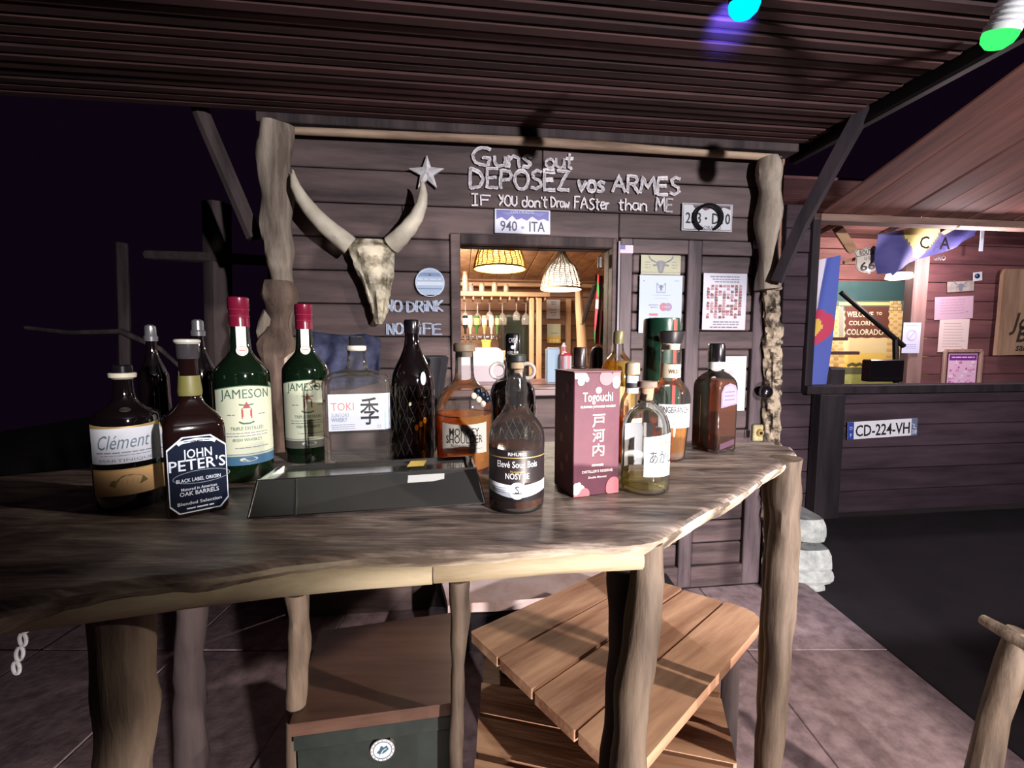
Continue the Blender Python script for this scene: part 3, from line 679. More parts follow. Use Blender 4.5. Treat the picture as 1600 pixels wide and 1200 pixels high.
# round plaque
t, L = wthing('round_plaque', 'round pale blue metal plaque above the words NO DRINK', 'plaque', 672, 442, -.016)
f = flat(); mb = MB(); pb = pbr('pale_blue_enamel', (.40, .52, .72), .5)
r = L(695, 442)[0]; bt = L(672, 461)[1]
pts = [(r * math.cos(a), max(r * math.sin(a) * 1.0, bt)) for a in [2 * PI * i / 36 for i in range(36)]]
mb.prism(pts, 0, .006, 0, Matrix.Rotation(PI / 2, 4, 'X')); mb.ringp(f, 0, 0, r * .97, r * .97 * .98, .003, 1, .0075)
mb.shape(f, [(-.06, .028), (.06, .028), (.045, .045), (-.045, .045)], 2, .0072); mb.rule(f, -.055, .055, .012, .006, 1, .0072); mb.shape(f, [(-.06, -.012), (.06, -.012), (.06, .004), (-.06, .004)], 1, .0072)
mb.shape(f, [(-.058, -.03), (.058, -.03), (.058, -.024), (-.058, -.024)], 2, .0072); mb.disc(f, 0, .035, .006, .006, 3, .0078, 8)
mb.build('plaque_disc', [pb, pbr('light_blue', (.66, .76, .88), .5), pbr('mid_blue', (.20, .30, .50), .5), M['ink']], t)
# ---- longhorn skull
t, L = wthing('longhorn_skull', 'bleached longhorn skull with two wide upswept horns on the wall', 'skull', 580, 385, -.09)
spx = [(580, 374, 30), (580, 384, 37), (581, 396, 36), (583, 410, 33), (586, 425, 29), (588, 440, 24), (590, 455, 20), (591, 470, 16), (592, 485, 13), (592, 497, 10), (592, 506, 5)]
prof = []
for x, y, hw in spx:
    a = L(x, y); prof.append((a[0], a[1], L(x + hw, y)[0] - a[0]))
def interp(tt):
    k = tt * (len(prof) - 1); i = min(int(k), len(prof) - 2); return ramp(prof[i], prof[i + 1], k - i)
rings = []; NR = 46; NS = 36
for i in range(NR + 1):
    tt = i / NR; cx_, cz_, hw = interp(tt); dep = .055 * (1 - .45 * tt) * min(1, 4 * (1.02 - tt)) * min(1, .35 + 5 * tt); ring = []
    for j in range(NS):
        a = 2 * PI * j / NS; u_ = math.cos(a); y_ = -math.sin(a)
        x_ = u_ * hw; y = y_ * dep + .01
        if y_ < 0:
            sgn = 1 if u_ > 0 else -1
            y += .030 * math.exp(-((abs(u_) - .74) / .20) ** 2 - ((tt - .27) / .07) ** 2)             # eye sockets
            y -= .016 * math.exp(-((abs(u_) - .52) / .16) ** 2 - ((tt - .16) / .07) ** 2)              # brow ridges
            y += .024 * math.exp(-((abs(u_) - .42) / .22) ** 2 - ((tt - .74) / .12) ** 2)              # nasal slots
            y -= .010 * math.exp(-(u_ / .22) ** 2 - ((tt - .70) / .22) ** 2)
            y += .012 * math.exp(-((abs(u_) - .60) / .10) ** 2 - ((tt - .50) / .16) ** 2)
        p = Vector((cx_ + x_, y, cz_)); d = noise.noise(p * 34) * .006 + noise.noise(p * 90) * .003
        ring.append((p.x + u_ * d, p.y - d, p.z))
    rings.append(ring)
MB().loft(rings, 0).build('skull', M['bone'], t)
for pix, nm in (([(548, 385, 13.5), (530, 371, 13), (512, 356, 11.8), (494, 337, 10.3), (480, 318, 8.6), (470, 299, 6.4), (466, 284, 3.8), (465, 274, 1.0)], 'horn'), ([(612, 383, 13), (626, 373, 12.5), (640, 360, 11.3), (652, 344, 9.6), (660, 327, 7.8), (663, 310, 5.8), (662, 296, 3.6), (659, 288, 1.2)], 'horn')):
    P = []; R = []
    for i in range(len(pix) - 1):
        for k in range(4):
            q = ramp(pix[i], pix[i + 1], k / 4); a = L(q[0], q[1]); tt = (i + k / 4) / 7; P.append((a[0], -.01 - .05 * math.sin(tt * 2.2), a[1])); R.append(q[2] * .0031)
    a = L(*pix[-1][:2]); P.append((a[0], -.06, a[1])); R.append(pix[-1][2] * .003)
    MB().tube(P, R, 16, 0, True, .08, 30).build(nm, M['horn'], t)
# ---- licence plates
def plate_text(mb, f, s, h, u, v, mi, o, wd): mb.text(s, h, f, u, v, mi, o, bold=.012, width=wd)
t, L = wthing('licence_plate', 'licence plate 940 ITA with blue mountains above the serving window', 'plate', 816, 346, -.018)
a = L(773, 346)[0]; b = L(860, 346)[0]; tp = L(816, 327)[1]; bt = L(816, 365)[1]; f = flat(); mb = MB(); mb.box(((a + b) / 2, .004, (tp + bt) / 2), (b - a, .004, tp - bt), 0, .002)
hh = tp - bt; wv = b - a
xs = [0, .1, .2, .3, .38, .48, .58, .68, .8, .9, 1]; ys = [.62, .72, .58, .80, .62, .70, .60, .78, .62, .70, .60]
mb.shape(f, [(a + wv * .03 + x * wv * .94, bt + hh * (y - .06)) for x, y in zip(xs, ys)] + [(b - wv * .03, tp - hh * .05), (a + wv * .03, tp - hh * .05)], 1, -.0012)
mb.shape(f, [(a + wv * x, bt + hh * y) for x, y in ((.1, .86), (.25, .72), (.42, .90))], 3, -.0008); mb.shape(f, [(a + wv * x, bt + hh * y) for x, y in ((.62, .88), (.8, .72), (.93, .88))], 3, -.0008)
mb.text('COLORADO', hh * .13, f, 0, bt + hh * .82, 0, .000); plate_text(mb, f, '940', hh * .42, a + wv * .25, bt + hh * .10, 2, .0002, wv * .30); plate_text(mb, f, 'ITA', hh * .42, a + wv * .76, bt + hh * .10, 2, .0002, wv * .28); mb.disc(f, a + wv * .5, bt + hh * .25, .007, .006, 3, .0002, 10)
mb.build('plate_body', [pbr('plate_white', (.60, .64, .76), .5), pbr('plate_blue', (.14, .15, .42), .5), pbr('plate_dark', (.06, .06, .12), .5), pbr('plate_violet', (.20, .22, .48), .5)], t)
t, L = wthing('licence_plate', 'white licence plate behind a black horseshoe over the door', 'plate', 1106, 340, -.018)
a = L(1066, 340)[0]; b = L(1145, 340)[0]; tp = L(1106, 318)[1]; bt = L(1106, 361)[1]; hh = tp - bt; wv = b - a; mb = MB(); mb.box(((a + b) / 2, .004, (tp + bt) / 2), (wv, .004, hh), 0, .004)
fr_ = [(a + .006, bt + .006), (b - .006, bt + .006), (b - .006, tp - .006), (a + .006, tp - .006), (a + .006, bt + .006)]
mb.stroke(f, fr_, .003, 1, -.001)
mb.shape(f, [(a + wv * x, bt + hh * y) for x, y in ((.2, .93), (.25, .80), (.35, .86), (.45, .74), (.6, .86), (.72, .78), (.82, .88), (.95, .8), (.95, .93))], 2, -.0012)
plate_text(mb, f, '233', hh * .40, a + wv * .22, bt + hh * .27, 1, .0, wv * .30); mb.disc(f, a + wv * .47, bt + hh * .46, .006, .006, 1, .0, 10); plate_text(mb, f, 'D10', hh * .40, a + wv * .77, bt + hh * .27, 1, .0, wv * .36); mb.text('COLORADO', hh * .14, f, 0, bt + hh * .06, 3, .0)
mb.build('plate_body', [M['white'], M['black'], pbr('plate_maroon', (.10, .06, .09), .5), M['ink']], t)
t, L = wthing('horseshoe', 'black horseshoe hung upside down over the licence plate above the door', 'horseshoe', 1107, 340, -.035)
P = []
for i in range(25):
    a = math.radians(-62 + (304) * i / 24); q = (1107 + 21 * math.cos(a), 340 - 20 * math.sin(a)); l = L(*q); P.append((l[0], 0, l[1]))
MB().tube(P, [.010 + .004 * math.sin(PI * i / 24) for i in range(25)], 8, 0, True, 0, 1, .6).build('horseshoe_bar', M['iron'], t)
# ---- flag stickers
for lab, (x0, y0, x1, y1) in (('small stars-and-stripes sticker at the top left of the door', (968, 383, 989, 396)), ('small stars-and-stripes sticker at the top right of the door', (1178, 376, 1201, 389))):
    t, L = wthing('flag_sticker', lab, 'sticker', (x0 + x1) / 2, (y0 + y1) / 2, -.024, 'flag stickers on the door')
    a = L(x0, y0); b = L(x1, y1); mb = MB(); W_ = b[0] - a[0]; H_ = a[1] - b[1]; mb.box((0, 0, 0), (W_, .002, H_), 0)
    for i in range(4): mb.shape(f, [(a[0], b[1] + H_ * (i * 2 + .2) / 8.5), (b[0], b[1] + H_ * (i * 2 + .2) / 8.5), (b[0], b[1] + H_ * (i * 2 + 1) / 8.5), (a[0], b[1] + H_ * (i * 2 + 1) / 8.5)], 1, .0015)
    mb.shape(f, [(a[0], a[1]), (a[0], a[1] - H_ * .55), (a[0] + W_ * .42, a[1] - H_ * .55), (a[0] + W_ * .42, a[1])], 2, .002)
    mb.build('sticker_sheet', [pbr('sticker_white', (.66, .62, .78), .6), pbr('sticker_red', (.55, .32, .42), .6), pbr('sticker_blue', (.13, .13, .38), .6)], t)
# ---- papers on the door
def paper(name, label, cat, x0, y0, x1, y1, mat, mats, draw, off=-.026, grp=None, th=.002):
    t, L = wthing(name, label, cat, (x0 + x1) / 2, (y0 + y1) / 2, off, grp)
    a = L(x0, y0); b = L(x1, y1); mb = MB(); W_ = b[0] - a[0]; H_ = a[1] - b[1]; mb.box((0, 0, 0), (W_, th, H_), 0)
    ff = lambda u, v, o: ((u - .5) * W_, -th / 2 - .0006 - o, (v - .5) * H_)
    draw(mb, ff, W_, H_); mb.build('sheet', [mat] + mats, t); return t
def bull(mb, f, u, v, s, mi, asp):
    g = lambda a, b, o: f(u + a * s, v + b * s * asp, o)
    mb.shape(g, [(-.28, .30), (-.30, .0), (-.20, -.45), (-.12, -.75), (.12, -.75), (.20, -.45), (.30, .0), (.28, .30), (.0, .42)], mi, .0002)
    for sg in (-1, 1):
        mb.shape(g, [(sg * .26, .22), (sg * .62, .30), (sg * .86, .62), (sg * .88, .95), (sg * .70, .55), (sg * .28, .10)], mi, .0002)
        mb.shape(g, [(sg * .28, .08), (sg * .58, .02), (sg * .52, -.16), (sg * .30, -.08)], mi, .0002)
def d1(mb, f, W_, H_):
    bull(mb, f, .5, .50, .36, 1, W_ / H_ * .72)
    g = lambda a, b, o: f(.5 + a * .36, .5 + b * .36 * W_ / H_ * .72, o)
    for q in ((-.12, .05), (.12, .05)): mb.disc(g, q[0], q[1], .04, .05, 2, .0006, 8)
    for k in range(6): mb.stroke(g, [(-.16 + .064 * k, .38), (-.06 + .024 * k, -.2), (-.08 + .03 * k, -.6)], .02, 2, .0006)
    for v in (.62, .48, .34): mb.rule(f, .10, .24, v, .03, 1, .0002); mb.rule(f, .78, .92, v, .03, 1, .0002)
    mb.stroke(f, [(i / 12, .10 + .03 * (i % 2)) for i in range(13)], .02, 1, .0002)
paper('bull_print', 'cream print of a shaggy bull head at the top of the left door panel', 'print', 1002, 398, 1063, 430, pbr('parchment', (.36, .37, .27), .7), [M['ink'], pbr('parchment_line', (.26, .27, .21), .7)], d1)
def d2(mb, f, W_, H_):
    asp = W_ / H_
    bull(mb, f, .5, .80, .11, 1, asp)
    mb.stroke(f, [(.40, .86), (.40, .70), (.60, .70), (.60, .86)], .012, 1, .0004); mb.text('RANCH', .034, f, .5, .712, 0, .0008, width=.16)
    mb.rule(f, .30, .72, .655, .006, 2, .0002); mb.rule(f, .35, .66, .60, .006, 2, .0002); mb.disc(f, .10, .90, .02, .01, 2, .0003, 8); mb.rule(f, .82, .92, .90, .012, 2, .0003)
    mb.rule(f, .22, .44, .48, .012, 1, .0002); mb.rule(f, .26, .42, .44, .012, 1, .0002)
    mb.disc(f, .57, .455, .09, .09 * asp, 3, .0004); mb.disc(f, .68, .455, .09, .09 * asp, 4, .0006); mb.text('CARD', .03, f, .625, .44, 0, .001, width=.2)
    mb.shape(f, [(.24, .30), (.44, .30), (.44, .34), (.24, .34)], 3, .0004); mb.rule(f, .24, .44, .26, .015, 4, .0004)
    for k in range(5): mb.rule(f, .2, .8, .20 - k * .035, .008, 2, .0003)
paper('payment_notice', 'bluish white notice with bull logo and two joined card circles on the door', 'notice', 1000, 430, 1064, 521, pbr('blue_white_paper', (.42, .50, .64), .7), [M['ink'], pbr('faint_ink', (.22, .25, .34), .7), pbr('soft_red', (.42, .16, .20), .7), pbr('soft_mauve', (.30, .22, .34), .7)], d2, -.028)
def d3(mb, f, W_, H_):
    for v in (.93, .885, .84): mb.rule(f, .15 + (.93 - v) * 1.2, .82, v, .018, 1, .0002)
    rr = random.Random(3)
    for i in range(9):
        for j in range(12):
            u = .07 + i * .092; v = .20 + j * .050; q = rr.random()
            if q < .82: mb.shape(f, [(u + rr.uniform(0, .02), v), (u + .088, v + rr.uniform(0, .01)), (u + .088 - rr.uniform(0, .03), v + .046), (u + rr.uniform(0, .03), v + .048)], 2 + int(rr.random() * 3), .0003)
    for v in (.13, .085): mb.rule(f, .25, .85, v, .02, 1, .0002)
    mb.rule(f, .18, .82, .035, .02, 2, .0002)
paper('photo_poster', 'white poster full of small reddish pictures on the right door panel', 'poster', 1100, 427, 1164, 516, pbr('poster_white', (.50, .51, .60), .7), [M['ink'], pbr('poster_red', (.26, .10, .11), .7), pbr('poster_rose', (.36, .22, .24), .7), pbr('poster_brown', (.14, .09, .09), .7)], d3, -.027)
def d4(mb, f, W_, H_):
    mb.rule(f, .3, .8, .92, .012, 1, .0002); mb.rule(f, .4, .75, .87, .010, 1, .0002); mb.stroke(f, [(.55, .55), (.55, .78)], .02, 1, .0002); mb.shape(f, [(.45, .66), (.66, .66), (.62, .74), (.50, .74)], 1, .0003)
    for v in (.5, .45, .2, .16, .12): mb.rule(f, .25, .85, v, .010, 1, .0002)
paper('white_notice', 'plain white notice on the lower right door panel', 'notice', 1112, 557, 1163, 642, M['white'], [pbr('faint_grey', (.48, .46, .52), .7)], d4)
# ---- navy cloth behind the bottles
t, L = wthing('navy_cloth', 'crumpled navy cloth hung low on the wall left of the window', 'cloth', 535, 560, -.05)
ns, nr = 30, 14; vs = []
for j in range(nr):
    v = j / (nr - 1)
    for i in range(ns):
        u = i / (ns - 1); x = 484 + (594 - 484) * u; y = 517 + 6 * math.sin(u * 3) + v * (90 - 46 * (1 - abs(2 * u - 1)) * 0 - 10 * u)
        if u > .8: y += (u - .8) * 60 * (1 - v)
        l = L(x, y); vs.append((l[0], -.018 * math.sin(u * 17 + v * 3) * (.4 + v) - .012 * noise.noise(Vector((u * 7, v * 6, 2))), l[1]))
mb = MB(); mb.add(vs, [(j * ns + i, j * ns + i + 1, (j + 1) * ns + i + 1, (j + 1) * ns + i) for j in range(nr - 1) for i in range(ns - 1)], 0, True)
o = mb.build('cloth_sheet', pbr('navy_fabric', (.012, .016, .05), .8, c2=(.035, .045, .10), sc=30, bump=.3), t); md = o.modifiers.new('thickness', 'SOLIDIFY'); md.thickness = .003
# ================================================================ INSIDE THE HUT
def shade(name, label, cx, cy, off, prof_px, mat_w, mat_l, nrib, tint, power, cord=True, weave=9):
    t, L = wthing(name, label, 'lamp', cx, cy, off, 'pendant lamps inside the hut')
    prof = []
    for hw, y in prof_px: prof.append((L(cx + hw, y)[0] - L(cx, y)[0], L(cx, y)[1]))
    def rad(tt):
        k = tt * (len(prof) - 1); i = min(int(k), len(prof) - 2); return ramp(prof[i], prof[i + 1], k - i)
    mb = MB(); n = weave * 3
    for k in range(n):
        r_, z_ = rad((k + .5) / n); P = [(r_ * math.cos(2 * PI * j / 48) * (1 + .012 * math.sin(j * 3.1 + k * 1.7)), r_ * math.sin(2 * PI * j / 48) * (1 + .012 * math.sin(j * 3.1 + k * 1.7)), z_ + .002 * math.sin(j * 2.2 + k)) for j in range(49)]
        mb.tube(P, .0030, 4, 0, False)
    for j in range(nrib):
        a = 2 * PI * j / nrib; P = []
        for k in range(9): r_, z_ = rad(k / 8); P.append(((r_ + .002) * math.cos(a + .04 * math.sin(k * 2)), (r_ + .002) * math.sin(a + .04 * math.sin(k * 2)), z_))
        mb.tube(P, .0036, 4, 0, False)
    mb.build('woven_shade', mat_w, t)
    li = MB(); rr = [rad(k / 10) for k in range(11)]; li.lathe([(max(r_ - .006, .002), z_) for r_, z_ in rr], 36, 0, cap0=False, cap1=False); li.build('shade_liner', mat_l, t)
    rb, zb = rad(1); rm_, zm = rad(.62)
    MB().tube([((rb) * math.cos(2 * PI * j / 40), rb * math.sin(2 * PI * j / 40), zb) for j in range(41)], .005, 6, 0, False).build('rim', mat_w, t)
    bz = zb + .035 if zm - zb > .04 else zb + .03
    MB().ball((0, 0, bz), .030, 0, 10).build('bulb', emis('bulb_' + name + str(nrib), tint, 60), t)
    MB().tube([(0, 0, bz + .025), (0, 0, rr[0][1] + .01)], .014, 10).tube([(0, 0, rr[0][1]), (0, 0, rr[0][1] + .45 if cord else rr[0][1] + .1)], .003, 6).build('cord', M['white'], t)
    p = WM @ Vector((wl(cx, cy, off)[0], off, wl(cx, cy, off)[1])); lamp(name + '_light', 'POINT', (p.x, p.y, p.z + zb + .022), power, tint, .05)
    return t
shade('pendant_lamp', 'amber woven drum lamp glowing in the top left of the window', 781, 405, .75, [(3, 370), (22, 374), (30, 384), (34, 395), (38, 408), (40, 420)], pbr('amber_wicker', (.42, .20, .01), .6), transl('amber_liner', (.90, .64, .16), .25), 26, (1.0, .84, .64), 60, weave=8)
shade('pendant_lamp', 'pale string bell lamp hanging right in the window', 877, 432, 1.0, [(4, 390), (6, 399), (12, 408), (20, 416), (26, 428), (29, 440), (31, 452)], pbr('pale_string', (.26, .22, .16), .7), transl('white_liner', (.62, .58, .50), .35), 20, (1.0, .88, .74), 30, weave=8)
lamp('added_hut_fill', 'AREA', tuple(WM @ Vector((.62, 1.45, 2.02))), 55, (1, .82, .66), .6, tuple(WM @ Vector((1.1, 2.2, .9))))  # extra fill added inside the hut, no fitting behind it
# shelf with hanging glasses
SO = 2.1
t, L = wthing('glass_shelf', 'pale wooden shelf with pegs for hanging stem glasses at the back of the hut', 'shelf', 790, 460, SO)
a = L(718, 460); b = L(856, 460); top = L(790, 458)[1]; bot = L(790, 465)[1]
MB().box(((a[0] + b[0]) / 2, 0, (top + bot) / 2), (b[0] - a[0], .22, top - bot), 0, .004).build('shelf_board', M['tanx'], t)
for i in range(10):
    x = a[0] + (b[0] - a[0]) * (i + .5) / 10; MB().box((x, -.0, bot - .018), (.014, .2, .03), 0, .003).build('peg', M['tanx'], t)
gm = glass('wine_glass', (.97, .95, .92), (.40, .33, .28), haze=.16)
t0 = None
for i, x in enumerate((727, 746, 765, 785, 807, 822, 841)):
    s, z = wl(x, 468, SO - .02); z -= .034
    if t0 is None:
        t0 = thing('stem_glass', 'leftmost stem glass hanging upside down under the pale shelf', 'glass', WM @ Vector((s, SO - .02, z)), YAW, 'stem glasses hanging under the shelf')
        mb = MB(); mb.lathe([(.034, 0), (.034, -.003), (.006, -.010), (.0045, -.075), (.012, -.085), (.032, -.105), (.040, -.135), (.036, -.175)], 20, 0, cap1=False); mb.build('glass_body', gm, t0); src = t0
    else:
        t1 = src.copy(); C.objects.link(t1); t1.location = WM @ Vector((s, SO - .02, z)); t1.scale = (1.15 if i % 2 else .9,) * 3
        c_ = src.children[0].copy(); C.objects.link(c_); c_.parent = t1
        t1['label'] = ('second stem glass from the left hanging under the pale shelf', 'third stem glass hanging under the shelf, left of the tall bottles\' end', 'middle stem glass of the seven hanging under the shelf', 'fifth stem glass from the left hanging under the shelf', 'sixth stem glass from the left hanging under the shelf', 'rightmost stem glass hanging under the pale shelf, beside the post')[i - 1]
labs = ['tall cream mug on the shelf, furthest left', 'clear tumbler on the shelf, second from left', 'white jar with a brown lid on the shelf under the amber lamp', 'patterned white jar on the shelf, second from right', 'short pale cup on the shelf, furthest right']
for i, (x, yt, hw) in enumerate(((727, 424, 4.5), (736, 442, 4), (753, 442, 4.2), (773, 441, 4.5), (791, 444, 4))):
    s, z = wl(x, 458, SO); z2 = wl(x, yt, SO)[1]; r_ = wl(x + hw, 458, SO)[0] - s; h = z2 - z
    t = thing('shelf_jar', labs[i], 'jar', WM @ Vector((s, SO, z)), YAW, 'jars and cups on the shelf')
    MB().lathe([(r_ * .85, 0), (r_, .01), (r_, h * .72), (r_ * .8, h * .82), (r_ * .8, h * .84)], 16).build('jar_body', pbr('jar_glaze', (.46, .38, .28), .35) if i != 1 else gm, t)
    MB().lathe([(r_ * .86, h * .84), (r_ * .86, h * .97), (r_ * .5, h)], 16).build('jar_lid', pbr('jar_lid', (.40, .22, .12), .5), t)
# inverted bottles on dispensers
bl = [((.01, .01, .01), (.6, .55, .5)), ((.5, .42, .32), (.6, .35, .3)), ((.03, .12, .03), (.75, .55, .12)), ((.55, .3, .12), (.8, .5, .35)), ((.5, .42, .36), (.62, .5, .42)), ((.06, .16, .05), (.6, .6, .25))]
names = ['dark inverted bottle with pale label, leftmost in the dispenser rack', 'pale inverted bottle second from left in the dispenser rack', 'green inverted bottle with yellow label in the dispenser rack', 'orange inverted bottle with pink label in the dispenser rack', 'frosted inverted bottle fifth in the dispenser rack', 'thin green inverted bottle, rightmost in the dispenser rack']
dp, L = wthing('dispenser_rack', 'chrome rail of bar optics under the inverted bottles', 'rack', 752, 527, 1.95)
a = L(722, 526); b = L(782, 526); MB().box(((a[0] + b[0]) / 2, .05, a[1]), (b[0] - a[0], .02, .02), 0, .004).build('rail', M['chrome'], dp)
for i, x in enumerate((727, 735, 745, 757, 768, 777)):
    s, z = wl(x, 522, 1.95); t = thing('spirit_bottle', names[i], 'bottle', WM @ Vector((s, 1.95, z)), YAW, 'inverted bottles in the dispenser rack'); hh = wl(x, 493, 1.95)[1] - z; r_ = .023 if i != 5 else .018
    MB().lathe([(.010, 0), (.011, hh * .28), (r_, hh * .42), (r_, hh * .97), (r_ * .8, hh)], 16).build('bottle_body', pbr('optic_glass', bl[i][0], .12, coat=.6), t)
    mb = MB(); mb.patch(cyl(r_ + .0008), -.03, .03, hh * .5, hh * .85, 0, 0, 8); mb.build('label', pbr('optic_label', bl[i][1], .6), t)
    q = L(x, 530); mb = MB(); mb.tube([(q[0], .0, q[1] + .035), (q[0], 0, q[1] - .01)], [.012, .012], 10); mb.tube([(q[0], -.01, q[1]), (q[0], -.05, q[1] - .005), (q[0], -.05, q[1] - .03)], [.006, .006, .005], 8); mb.build('tap', M['chrome'], dp)
# dark glass cabinet
t, L = wthing('drinks_fridge', 'dark glass fronted fridge behind the black bottle cap', 'fridge', 805, 540, 2.2)
a = L(783, 490); b = L(826, 620); MB().box((0, .15, (a[1] + b[1]) / 2), (b[0] - a[0], .3, a[1] - b[1]), 0, .01).build('cabinet', pbr('fridge_frame', (.05, .045, .035), .4), t)
MB().box((0, -.004, (a[1] + b[1]) / 2), ((b[0] - a[0]) * .84, .006, (a[1] - b[1]) * .92), 0, .003).build('glass_door', pbr('smoked_door', (.035, .045, .035), .08, coat=1), t)
# posts in the hut
for x0, x1, lab, off in ((827, 834, 'squared pale board post left of the brace inside the hut', 2.0), (838, 846, 'turned pale post under the right end of the shelf', 1.98)):
    t, L = wthing('inner_post', lab, 'post', (x0 + x1) / 2, 540, off); a = L(x0, 466)[0]; b = L(x1, 466)[0]
    MB().box((0, 0, (L(840, 466)[1] + L(840, 640)[1]) / 2), (b - a, .05, L(840, 466)[1] - L(840, 640)[1]), 0, .006).build('post_body', M['tan'], t)
t, L = wthing('inner_post', 'knotty yellow log post inside the hut near the flag', 'post', 908, 520, 1.6)
P = [L(x, y) for x, y in ((904, 440), (905, 480), (908, 520), (910, 560), (911, 640))]; MB().tube([(p[0], 0, p[1]) for p in P], [.030, .034, .042, .046, .05], 12, 0, True, .25, 9).build('post_body', M['tan'], t)
t, L = wthing('inner_brace', 'dark brace slanting from the yellow log post up to the roof', 'brace', 920, 480, 1.58)
P = [L(908, 508), L(930, 446)]; MB().tube([(p[0], 0, p[1]) for p in P], .022, 6).build('brace_body', M['trunkdark'], t)
t, L = wthing('inner_beam', 'horizontal pale beam above the shelf inside the hut', 'beam', 830, 446, 2.4); a = L(718, 441); b = L(990, 446); MB().box((0, 0, 0), (b[0] - a[0], .08, .035), 0, .005).build('beam_body', M['tanx'], t)
t, L = wthing('inner_stud', 'thin pale stud on the hut wall right of the menu papers', 'stud', 888, 520, 2.5); MB().box((0, 0, -.1), (.05, .05, .9), 0, .005).build('stud_body', M['tan'], t)
def dm_(mb, f, W_, H_):
    mb.rule(f, .3, .7, .85, .05, 1, .0003); mb.rule(f, .35, .68, .74, .05, 1, .0003); mb.rule(f, .2, .8, .45, .05, 2, .0003); mb.rule(f, .3, .75, .30, .05, 1, .0003); mb.rule(f, .4, .7, .16, .04, 2, .0003)
paper('menu_sheet', 'white menu sheet pinned on the back wall of the hut, upper of two', 'sheet', 854, 468, 875, 498, M['white'], [M['ink'], pbr('red_print', (.5, .2, .15), .7)], dm_, 2.48)
def dm2(mb, f, W_, H_):
    mb.shape(f, [(0, 0), (1, 0), (1, .34), (0, .34)], 2, .0003); mb.rule(f, .3, .8, .5, .03, 1, .0003)
    for u in (.25, .5, .75): mb.disc(f, u, .12, .10, .10, 3, .0006, 10)
paper('menu_sheet', 'cream sheet with a yellow picture pinned on the back wall, lower of two', 'sheet', 855, 506, 876, 536, M['cream'], [M['ink'], pbr('yellow_print', (.75, .52, .12), .7), pbr('pale_print', (.85, .75, .4), .7)], dm2, 2.48)
# basque flag
t, L = wthing('hanging_flag', 'red flag with white cross and green saltire hanging inside the window', 'flag', 936, 485, .62)
nx, nz = 14, 22; sets = {0: [], 1: [], 2: []}; vs = []
for j in range(nz + 1):
    for i in range(nx + 1):
        u = i / nx; v = j / nz; x = 930 + (943 - 930) * u + 2 * math.sin(v * 5) * (1 - u); y = 428 + (536 - 428) * v + 4 * u
        l = L(x, y); vs.append((l[0], .014 * math.sin(u * 13 + v * 4), l[1]))
mb = MB(); b0 = len(mb.v); mb.v += vs
for j in range(nz):
    for i in range(nx):
        u = (i + .5) / nx; v = (j + .5) / nz; mi = 0
        if abs(u - v) < .13 or abs(u - (1 - v)) < .13: mi = 2
        if abs(u - .62) < .13 or abs(v - .42) < .07: mi = 1
        mb.f.append((j * (nx + 1) + i, j * (nx + 1) + i + 1, (j + 1) * (nx + 1) + i + 1, (j + 1) * (nx + 1) + i)); mb.m.append(mi); mb.sm.append(True)
mb.build('flag_cloth', [pbr('flag_red', (.70, .05, .10), .8), pbr('flag_white', (.85, .82, .82), .8), pbr('flag_green', (.05, .38, .10), .8)], t)
# things near the sill
t, L = wthing('till_screen', 'pale rounded back of a till screen on the inner counter', 'screen', 760, 568, .44)
a = L(718, 543); b = L(786, 600); rr_ = .035; pl = []
for cx_, cy_, a0 in ((b[0] - rr_ * 1.6, a[1] - rr_, 90), (b[0] - rr_ * .6, b[1] + rr_, 0)):
    pass
pl = [(a[0], b[1]), (b[0], b[1])] + [(b[0] - .045 + .045 * math.cos(math.radians(q)), a[1] - .045 + .045 * math.sin(math.radians(q))) for q in range(0, 91, 15)] + [(a[0], a[1])]
MB().prism(pl, 0, .03, 0, Matrix.Rotation(PI / 2, 4, 'X')).build('screen_back', pbr('pale_plastic', (.78, .70, .76), .35), t); MB().box((0, .02, b[1] - .02), (.12, .08, .05), 0, .008).build('stand', M['chrome'], t)
t, L = wthing('inner_counter', 'dark red counter just inside the serving window', 'counter', 840, 600, .30); top = L(840, 598)[1]
MB().box((.0, .10, top - .02), (1.0, .42, .04), 0, .006).build('counter_board', wood('red_counter', (.10, .035, .04), (.22, .09, .10), 'X', 9, .3, .2), t)
MB().box((.0, .26, top - .5), (.98, .04, .9), 0, .004).build('counter_front', M['bin'], t)
ct = (WM @ Vector((0, .3, wl(840, 598, .30)[1]))).z
t, L = wthing('yellow_cup', 'yellow tub standing behind the till screen under the taps', 'tub', 760, 544, 1.5); h = L(760, 531)[1]; MB().lathe([(.03, -.02), (.036, h * .8), (.04, h * .82), (.04, h), (.0, h)], 18).build('tub_body', pbr('yellow_plastic', (.75, .50, .10), .5), t)
MB().box((0, 0, -.06), (.34, .2, .08), 0, .01).build('tub_ledge', M['tanx'], t)
t, L = wthing('blue_carton', 'pale blue carton on the inner counter beside the post', 'carton', 863, 572, .36); a = L(854, 545); b = L(873, 598); MB().box((0, 0, (a[1] + b[1]) / 2), (b[0] - a[0], .06, a[1] - b[1]), 0, .003).build('carton_body', pbr('pale_blue_card', (.34, .52, .68), .5), t); MB().box((.004, 0, a[1] + .004), ((b[0] - a[0]) * .8, .05, .008), 0, .002).build('carton_flap', M['white'], t)
t, L = wthing('straw_tub', 'red and white striped tub with a red round lid on the inner counter', 'tub', 884, 572, .30); z1 = L(881, 556)[1]; z0_ = L(881, 598)[1]; r_ = L(893, 560)[0]
mb = MB()
for k in range(12):
    a0 = 2 * PI * k / 12; mb.add([(r_ * math.cos(q), r_ * math.sin(q), zz) for zz in (z0_, z1) for q in (a0, a0 + PI / 12, a0 + PI / 6)], [(0, 1, 4, 3), (1, 2, 5, 4)], k % 2)
